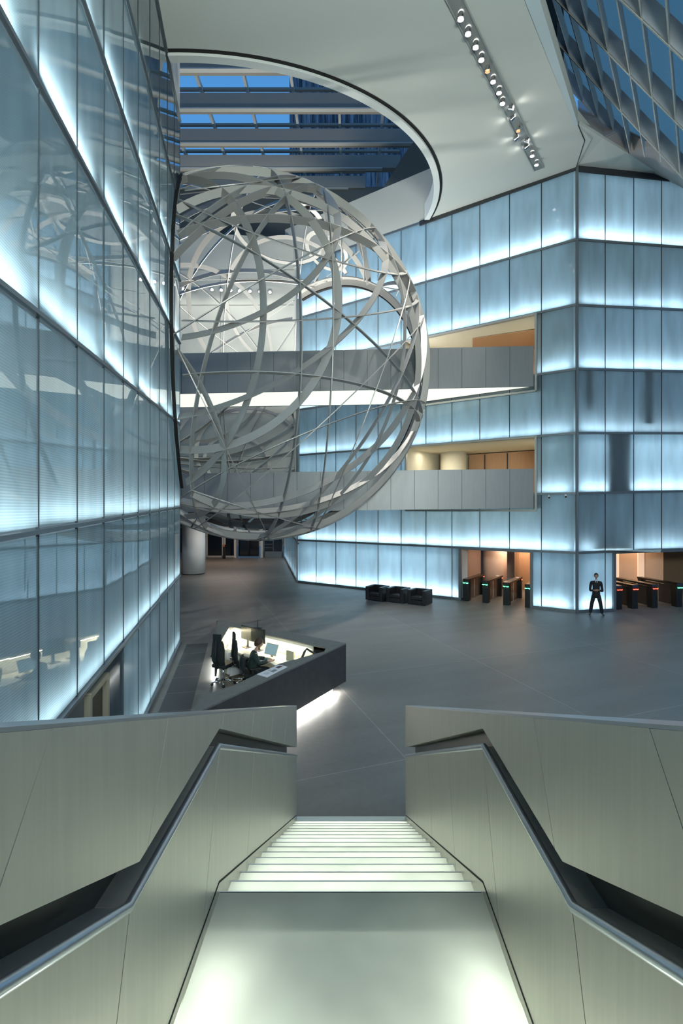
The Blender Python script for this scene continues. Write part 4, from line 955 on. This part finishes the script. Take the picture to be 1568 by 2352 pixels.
# guard, standing with feet apart; local: faces -y
gp = V((10.62, 20.95, 0))
gd = thing('person', 'man in a dark suit standing with feet apart in front of the glowing glass corner', 'person', tuple(gp), math.atan2(gp.y, gp.x)-math.pi/2+math.radians(6))
pts = [(0, 0, .98, .13, .10), (0, .0, 1.18, .13, .10), (0, .01, 1.36, .155, .11), (0, .01, 1.50, .06, .06), (0, 0, 1.60, .055, .055),
       (-.17, .01, 1.44, .065, .065), (-.215, .04, 1.20, .055, .05), (-.235, -.06, 1.06, .042, .04), (-.09, -.17, 1.10, .03, .028),
       (.17, .01, 1.44, .065, .065), (.215, .04, 1.20, .055, .05), (.235, -.06, 1.06, .042, .04), (.07, -.19, 1.12, .03, .028),
       (-.11, 0, .90, .095, .09), (-.17, -.01, .50, .065, .065), (-.235, .02, .10, .045, .045), (.11, 0, .90, .095, .09), (.17, -.01, .50, .065, .065), (.235, .02, .10, .045, .045)]
ed = [(0, 1), (1, 2), (2, 3), (3, 4), (2, 5), (5, 6), (6, 7), (7, 8), (2, 9), (9, 10), (10, 11), (11, 12), (0, 13), (13, 14), (14, 15), (0, 16), (16, 17), (17, 18)]
body = list(pts); be = list(ed)
hand_pts(pts[8][:3], (1, -.25, .12), (0, .3, 1), body, be, 8); hand_pts(pts[12][:3], (-1, -.15, -.1), (0, .3, 1), body, be, 12)
bo = skin_mesh('body', [(p[0], p[1], p[2], p[3]*.82, p[4]*.82) if i < 19 and i not in (3, 4, 8, 12) else p for i, p in enumerate(body)], be, M['skin'], gd)
jk = [(0, 0, .70, .20, .15), (0, 0, 1.0, .165, .12), (0, .0, 1.22, .162, .12), (0, .01, 1.38, .185, .13), (0, .015, 1.49, .10, .08),
      (-.19, .015, 1.43, .080, .078), (-.222, .04, 1.20, .060, .056), (-.245, -.06, 1.055, .054, .052), (-.11, -.155, 1.095, .043, .041),
      (.19, .015, 1.43, .080, .078), (.222, .04, 1.20, .060, .056), (.245, -.06, 1.055, .054, .052), (.10, -.17, 1.11, .043, .041)]
skin_mesh('jacket', jk, [(0, 1), (1, 2), (2, 3), (3, 4), (3, 5), (5, 6), (6, 7), (7, 8), (3, 9), (9, 10), (10, 11), (11, 12)], M['suit'], gd)
skin_mesh('trousers', [(0, 0, .93, .125, .10), (-.095, 0, .84, .10, .10), (-.17, -.01, .50, .078, .082), (-.235, .02, .07, .066, .072), (.095, 0, .84, .10, .10), (.17, -.01, .50, .078, .082), (.235, .02, .07, .066, .072)],
          [(0, 1), (1, 2), (2, 3), (0, 4), (4, 5), (5, 6)], M['suit'], gd)
for sg in (-1, 1):
    skin_mesh('shoe', [(sg*.235, .07, .055, .045, .042), (sg*.245, -.02, .05, .045, .04), (sg*.27, -.13, .042, .045, .030), (sg*.285, -.19, .035, .03, .024)], [(0, 1), (1, 2), (2, 3)], M['leather'], gd)
MB().prism([(-.055, -.125, 1.52), (.055, -.125, 1.52), (0, -.155, 1.33)], (0, .04, 0)).build('shirt', M['shirt'], gd)
MB().prism([(-.018, -.130, 1.50), (.018, -.130, 1.50), (.024, -.160, 1.36), (0, -.168, 1.30), (-.024, -.160, 1.36)], (0, .012, 0)).build('tie', M['suit'], gd)
MB().tube([(-.05, 0, 1.52), (0, -.06, 1.535), (.05, 0, 1.52), (0, .06, 1.53), (-.05, 0, 1.52)], .018, 8, False).build('collar', M['shirt'], gd, True)
head(gd, (0, -.015, 1.70), (0, -1, -.10), hair_m=mat('black_hair', (.012, .010, .010), .6, 0, .3, 40))
# receptionist, seated; local: faces +y, on her chair
rp = V((-2.42, 12.02, 0))
rc = thing('person', 'dark-haired receptionist in a dark green jacket sitting at the lit worktop, head bowed', 'person', tuple(rp), math.radians(-72))
bp_ = [(0, -.06, .58, .14, .12), (0, -.04, .78, .13, .10), (0, .02, .98, .15, .10), (0, .06, 1.10, .055, .055), (0, .10, 1.17, .05, .05),
       (-.17, .02, 1.03, .06, .06), (-.23, .10, .82, .05, .05), (-.10, .34, .82, .032, .03), (.17, .02, 1.03, .06, .06), (.23, .10, .82, .05, .05), (.12, .36, .82, .032, .03),
       (-.10, .02, .56, .09, .085), (-.12, .38, .54, .07, .07), (-.12, .42, .12, .045, .045), (.10, .02, .56, .09, .085), (.12, .38, .54, .07, .07), (.12, .42, .12, .045, .045)]
be2 = [(0, 1), (1, 2), (2, 3), (3, 4), (2, 5), (5, 6), (6, 7), (2, 8), (8, 9), (9, 10), (0, 11), (11, 12), (12, 13), (0, 14), (14, 15), (15, 16)]
bl = list(bp_); el = list(be2)
hand_pts(bp_[7][:3], (.25, 1, -.12), (1, -.2, 0), bl, el, 7); hand_pts(bp_[10][:3], (-.25, 1, -.12), (-1, -.2, 0), bl, el, 10)
skin_mesh('body', [(p[0], p[1], p[2], p[3]*.66, p[4]*.66) if i < 17 and i not in (3, 4, 7, 10) else p for i, p in enumerate(bl)], el, M['skin'], rc)
skin_mesh('jacket', [(0, -.06, .58, .19, .15), (0, -.05, .76, .165, .13), (0, .01, .95, .185, .13), (0, .055, 1.10, .085, .08), (-.18, .02, 1.01, .078, .078), (-.245, .09, .81, .066, .064), (-.12, .31, .82, .045, .044),
          (.18, .02, 1.01, .078, .078), (.245, .09, .81, .066, .064), (.14, .33, .82, .045, .044)], [(0, 1), (1, 2), (2, 3), (2, 4), (4, 5), (5, 6), (2, 7), (7, 8), (8, 9)], M['coat'], rc)
skin_mesh('trousers', [(0, -.06, .56, .17, .13), (-.10, .04, .56, .10, .095), (-.12, .39, .54, .082, .082), (-.12, .43, .11, .06, .06), (.10, .04, .56, .10, .095), (.12, .39, .54, .082, .082), (.12, .43, .11, .06, .06)],
          [(0, 1), (1, 2), (2, 3), (0, 4), (4, 5), (5, 6)], M['suit'], rc)
for sg in (-1, 1): skin_mesh('shoe', [(sg*.12, .38, .05, .038, .036), (sg*.12, .46, .045, .04, .034), (sg*.12, .58, .035, .03, .024)], [(0, 1), (1, 2)], M['leather'], rc)
head(rc, (0, .13, 1.26), (.25, 1, -.38), long_hair=True)

# ------------------------------------------------------------------ cube armchairs
def armchair(label, loc, rz):
    c = thing('armchair', label, 'armchair', loc, rz, 'black leather cube armchairs by the glass wall')
    w, d = .94, .84
    MB().box((0, 0, .03), (w-.04, d-.04, .04)).build('base_frame', M['chrome'], c)
    for sg in (-1, 1): MB().box((sg*(w/2-.09), 0, .40), (.18, d, .68)).build('arm', M['leather'], c, bevel=.03)
    MB().box((0, d/2-.09, .40), (w-.364, .18, .68)).build('backrest', M['leather'], c, bevel=.03)
    MB().box((0, -.09, .17), (w-.37, d-.19, .20)).build('seat_base', M['leather'], c, bevel=.02)
    MB().box((0, -.09, .36), (w-.37, d-.185, .16)).build('cushion', M['leather'], c, bevel=.035)
    return c
ang = math.atan2(FL.e.y, FL.e.x)
for i, (x, y, lab) in enumerate(((.71, 24.2, 'left one of the three black leather cube armchairs'), (1.70, 23.68, 'middle one of the three black leather cube armchairs'), (2.68, 23.12, 'right one of the three black leather cube armchairs'))):
    c0 = V((x, y, 0))+FL.e*.47-FL.n*.42; armchair(lab+' in front of the lit glass wall', tuple(c0), ang)

# ------------------------------------------------------------------ access gates
def gate(label, loc, rz, front='green', rear='red', grp='', pad=False, parts=(1, 1)):
    """origin at the front foot, body runs along +y"""
    c = thing('turnstile_gate', label, 'access gate', loc, rz, grp)
    L = 2.45
    MB().box((0, .16, .51), (.29, .32, 1.02)).build('front_pillar', M['bplastic'], c, bevel=.01); MB().box((0, L-.14, .51), (.27, .26, 1.02)).build('rear_pillar', M['bplastic'], c, bevel=.01)
    MB().prism([(-.15, -.02, 1.02), (.15, -.02, 1.02), (.15, .03, 1.09), (.15, L, 1.09), (-.15, L, 1.09), (-.15, .03, 1.09)][:0] or [(-.15, -.03, 1.0), (-.15, .02, 1.09), (-.15, L, 1.09), (-.15, L, 1.0)], (.30, 0, 0)).build('top_cover', mat('gate_cover', (.03, .02, .018), .25), c)
    MB().box((0, L/2, .50), (.03, L-.5, .90)).build('side_panel', mat('smoked_panel', (.06, .05, .045), .2), c)
    MB().box((0, L/2, .52), (.06, .05, .98)).build('mid_post', M['chrome'], c)
    gm = M[front]; s = MB()
    for sx_ in (-.075, .075): s.tube([(sx_-.055, -.035, .905), (sx_, -.045, .893), (sx_+.055, -.035, .905)], .018, 8)
    s.build('front_indicator', gm, c, True)
    s = MB(); s.tube([(-.06, L+.01, .95), (.08, L+.01, .95)], .02, 8); s.box((.14, L-.08, .95), (.015, .10, .04)); s.build('rear_indicator', M[rear], c)
    if pad: MB().box((0, L-.45, 1.095), (.16, .12, .01)).build('card_pad', M['white'], c)
    return c
angL = math.atan2(FL.e.y, FL.e.x)
xs = [(1069, 'leftmost access gate in the left doorway, beside the brown panel', False), (1113.5, 'second access gate from the left in the left doorway', True),
      (1161.5, 'third access gate from the left in the left doorway, with a white card pad', True), (1212, 'rightmost access gate in the left doorway, half behind the door frame', False)]
for u, lab, pad in xs:
    p = FL(FL.su(u), 0, -.02); gate(lab, tuple(p), angL, 'green', 'red', 'access gates in the left doorway', pad)
angR = math.atan2(FR.e.y, FR.e.x)
for u, lab, fr_, rr_ in ((1418, 'red-lit access gate at the left jamb of the right doorway', 'red', 'green'), (1455, 'red-lit access gate second from the left in the right doorway', 'red', 'green'),
                     (1501, 'access gate third from the left in the right doorway, red and green lights', 'red', 'green'), (1558, 'green-lit access gate at the right edge of the picture', 'green', 'green')):
    p = FR(FR.su(u+15), 0, -.3); gate(lab, tuple(p), angR, fr_, rr_, 'access gates in the right doorway')
# ------------------------------------------------------------------ door in the left glass wall
dd = thing('door_7', kind='structure')
z_ = lambda y: 2.05+(y-6.31)*.02
YA, YB = 6.75, 7.62
f_ = MB(); a, b = ty(YA), ty(YB)
f_.bar(LW(a, 0, .0), LW(a, 2.0, .0), .09, .10, LW.n); f_.bar(LW(b, 0, 0), LW(b, 2.0, 0), .09, .10, LW.n); f_.bar(LW(a, 1.98, 0), LW(b, 1.98, 0), .10, .09)
f_.build('door_frame', mat('cream_frame', (.55, .50, .36), .4, .4), dd)
MB().prism([LW(a, 0, -.03), LW(b, 0, -.03), LW(b, 1.95, -.03), LW(a, 1.95, -.03)], LW.n*-.05).build('leaf', mat('dark_leaf', (.02, .018, .012), .4), dd)
MB().prism([LW(0, 0, -.02), LW(a-.1, 0, -.02), LW(a-.1, 2.05, -.02), LW(0, 2.02, -.02)], LW.n*-.05).build('side_panel', mat('grey_side', (.10, .12, .12), .4), dd)
MB().prism([LW(b+.05, 0, -.02), LW(dA, 0, -.02), LW(dA, 2.15, -.02), LW(b+.05, 2.1, -.02)], LW.n*-.05).build('side_panel', M['glassL'], dd)
# dark grating strip along the left wall
gr = MB()
for k in range(14):
    y0 = 1+k*1.1; y1 = y0+1.05; p = [LW(ty(y0), .002, .25), LW(ty(y1), .002, .25), LW(ty(y1), .002, .95), LW(ty(y0), .002, .95)]
    gr.prism(p, (0, 0, .004))
gr.build('trim_13', mat('grating', (.075, .078, .080), .6, 0, .3, 60), kind='structure')
sk = MB(); sk.bar(LW(dA, .05, .03), LW(LW.L, .05, .03), .06, .10); sk.build('baseboard_left', M['rail'], kind='structure')
sk = MB(); sk.bar(FL(0, .04, .03), FL(d0, .04, .03), .06, .08); sk.bar(FL(d1, .04, .03), FL(FL.L, .04, .03), .06, .08); sk.bar(FR(0, .04, .03), FR(q0, .04, .03), .06, .08); sk.build('baseboard_facade', M['rail'], kind='structure')
# ------------------------------------------------------------------ security cameras
def camera_dome(u, v, fr, lab):
    t = fr.su(u); Y = fr(t, 0).y; z = at(u, v, Y).z; p = fr(t, z, .06)
    c = thing('security_camera', lab, 'camera', tuple(p), math.atan2(fr.n.y, fr.n.x))
    MB().box((0, 0, .04), (.10, .06, .05)).build('bracket', M['rail'], c)
    MB().tube([(.02, 0, -.02), (.22, .05, -.12)], [.05, .055], 12).build('housing', mat('camera_white', (.6, .62, .62), .4), c, True)
    MB().tube([(.22, .05, -.12), (.235, .054, -.128)], .04, 12).build('lens', M['bplastic'], c)
camera_dome(1261, 1137, FL, 'small grey security camera, left one of two below the glass beside the lower gallery')
camera_dome(1299, 1135, FL, 'small grey security camera, right one of two below the glass next to the building corner')
camera_dome(690, 1243, FL, 'small security camera at the left end of the facade near the passage')
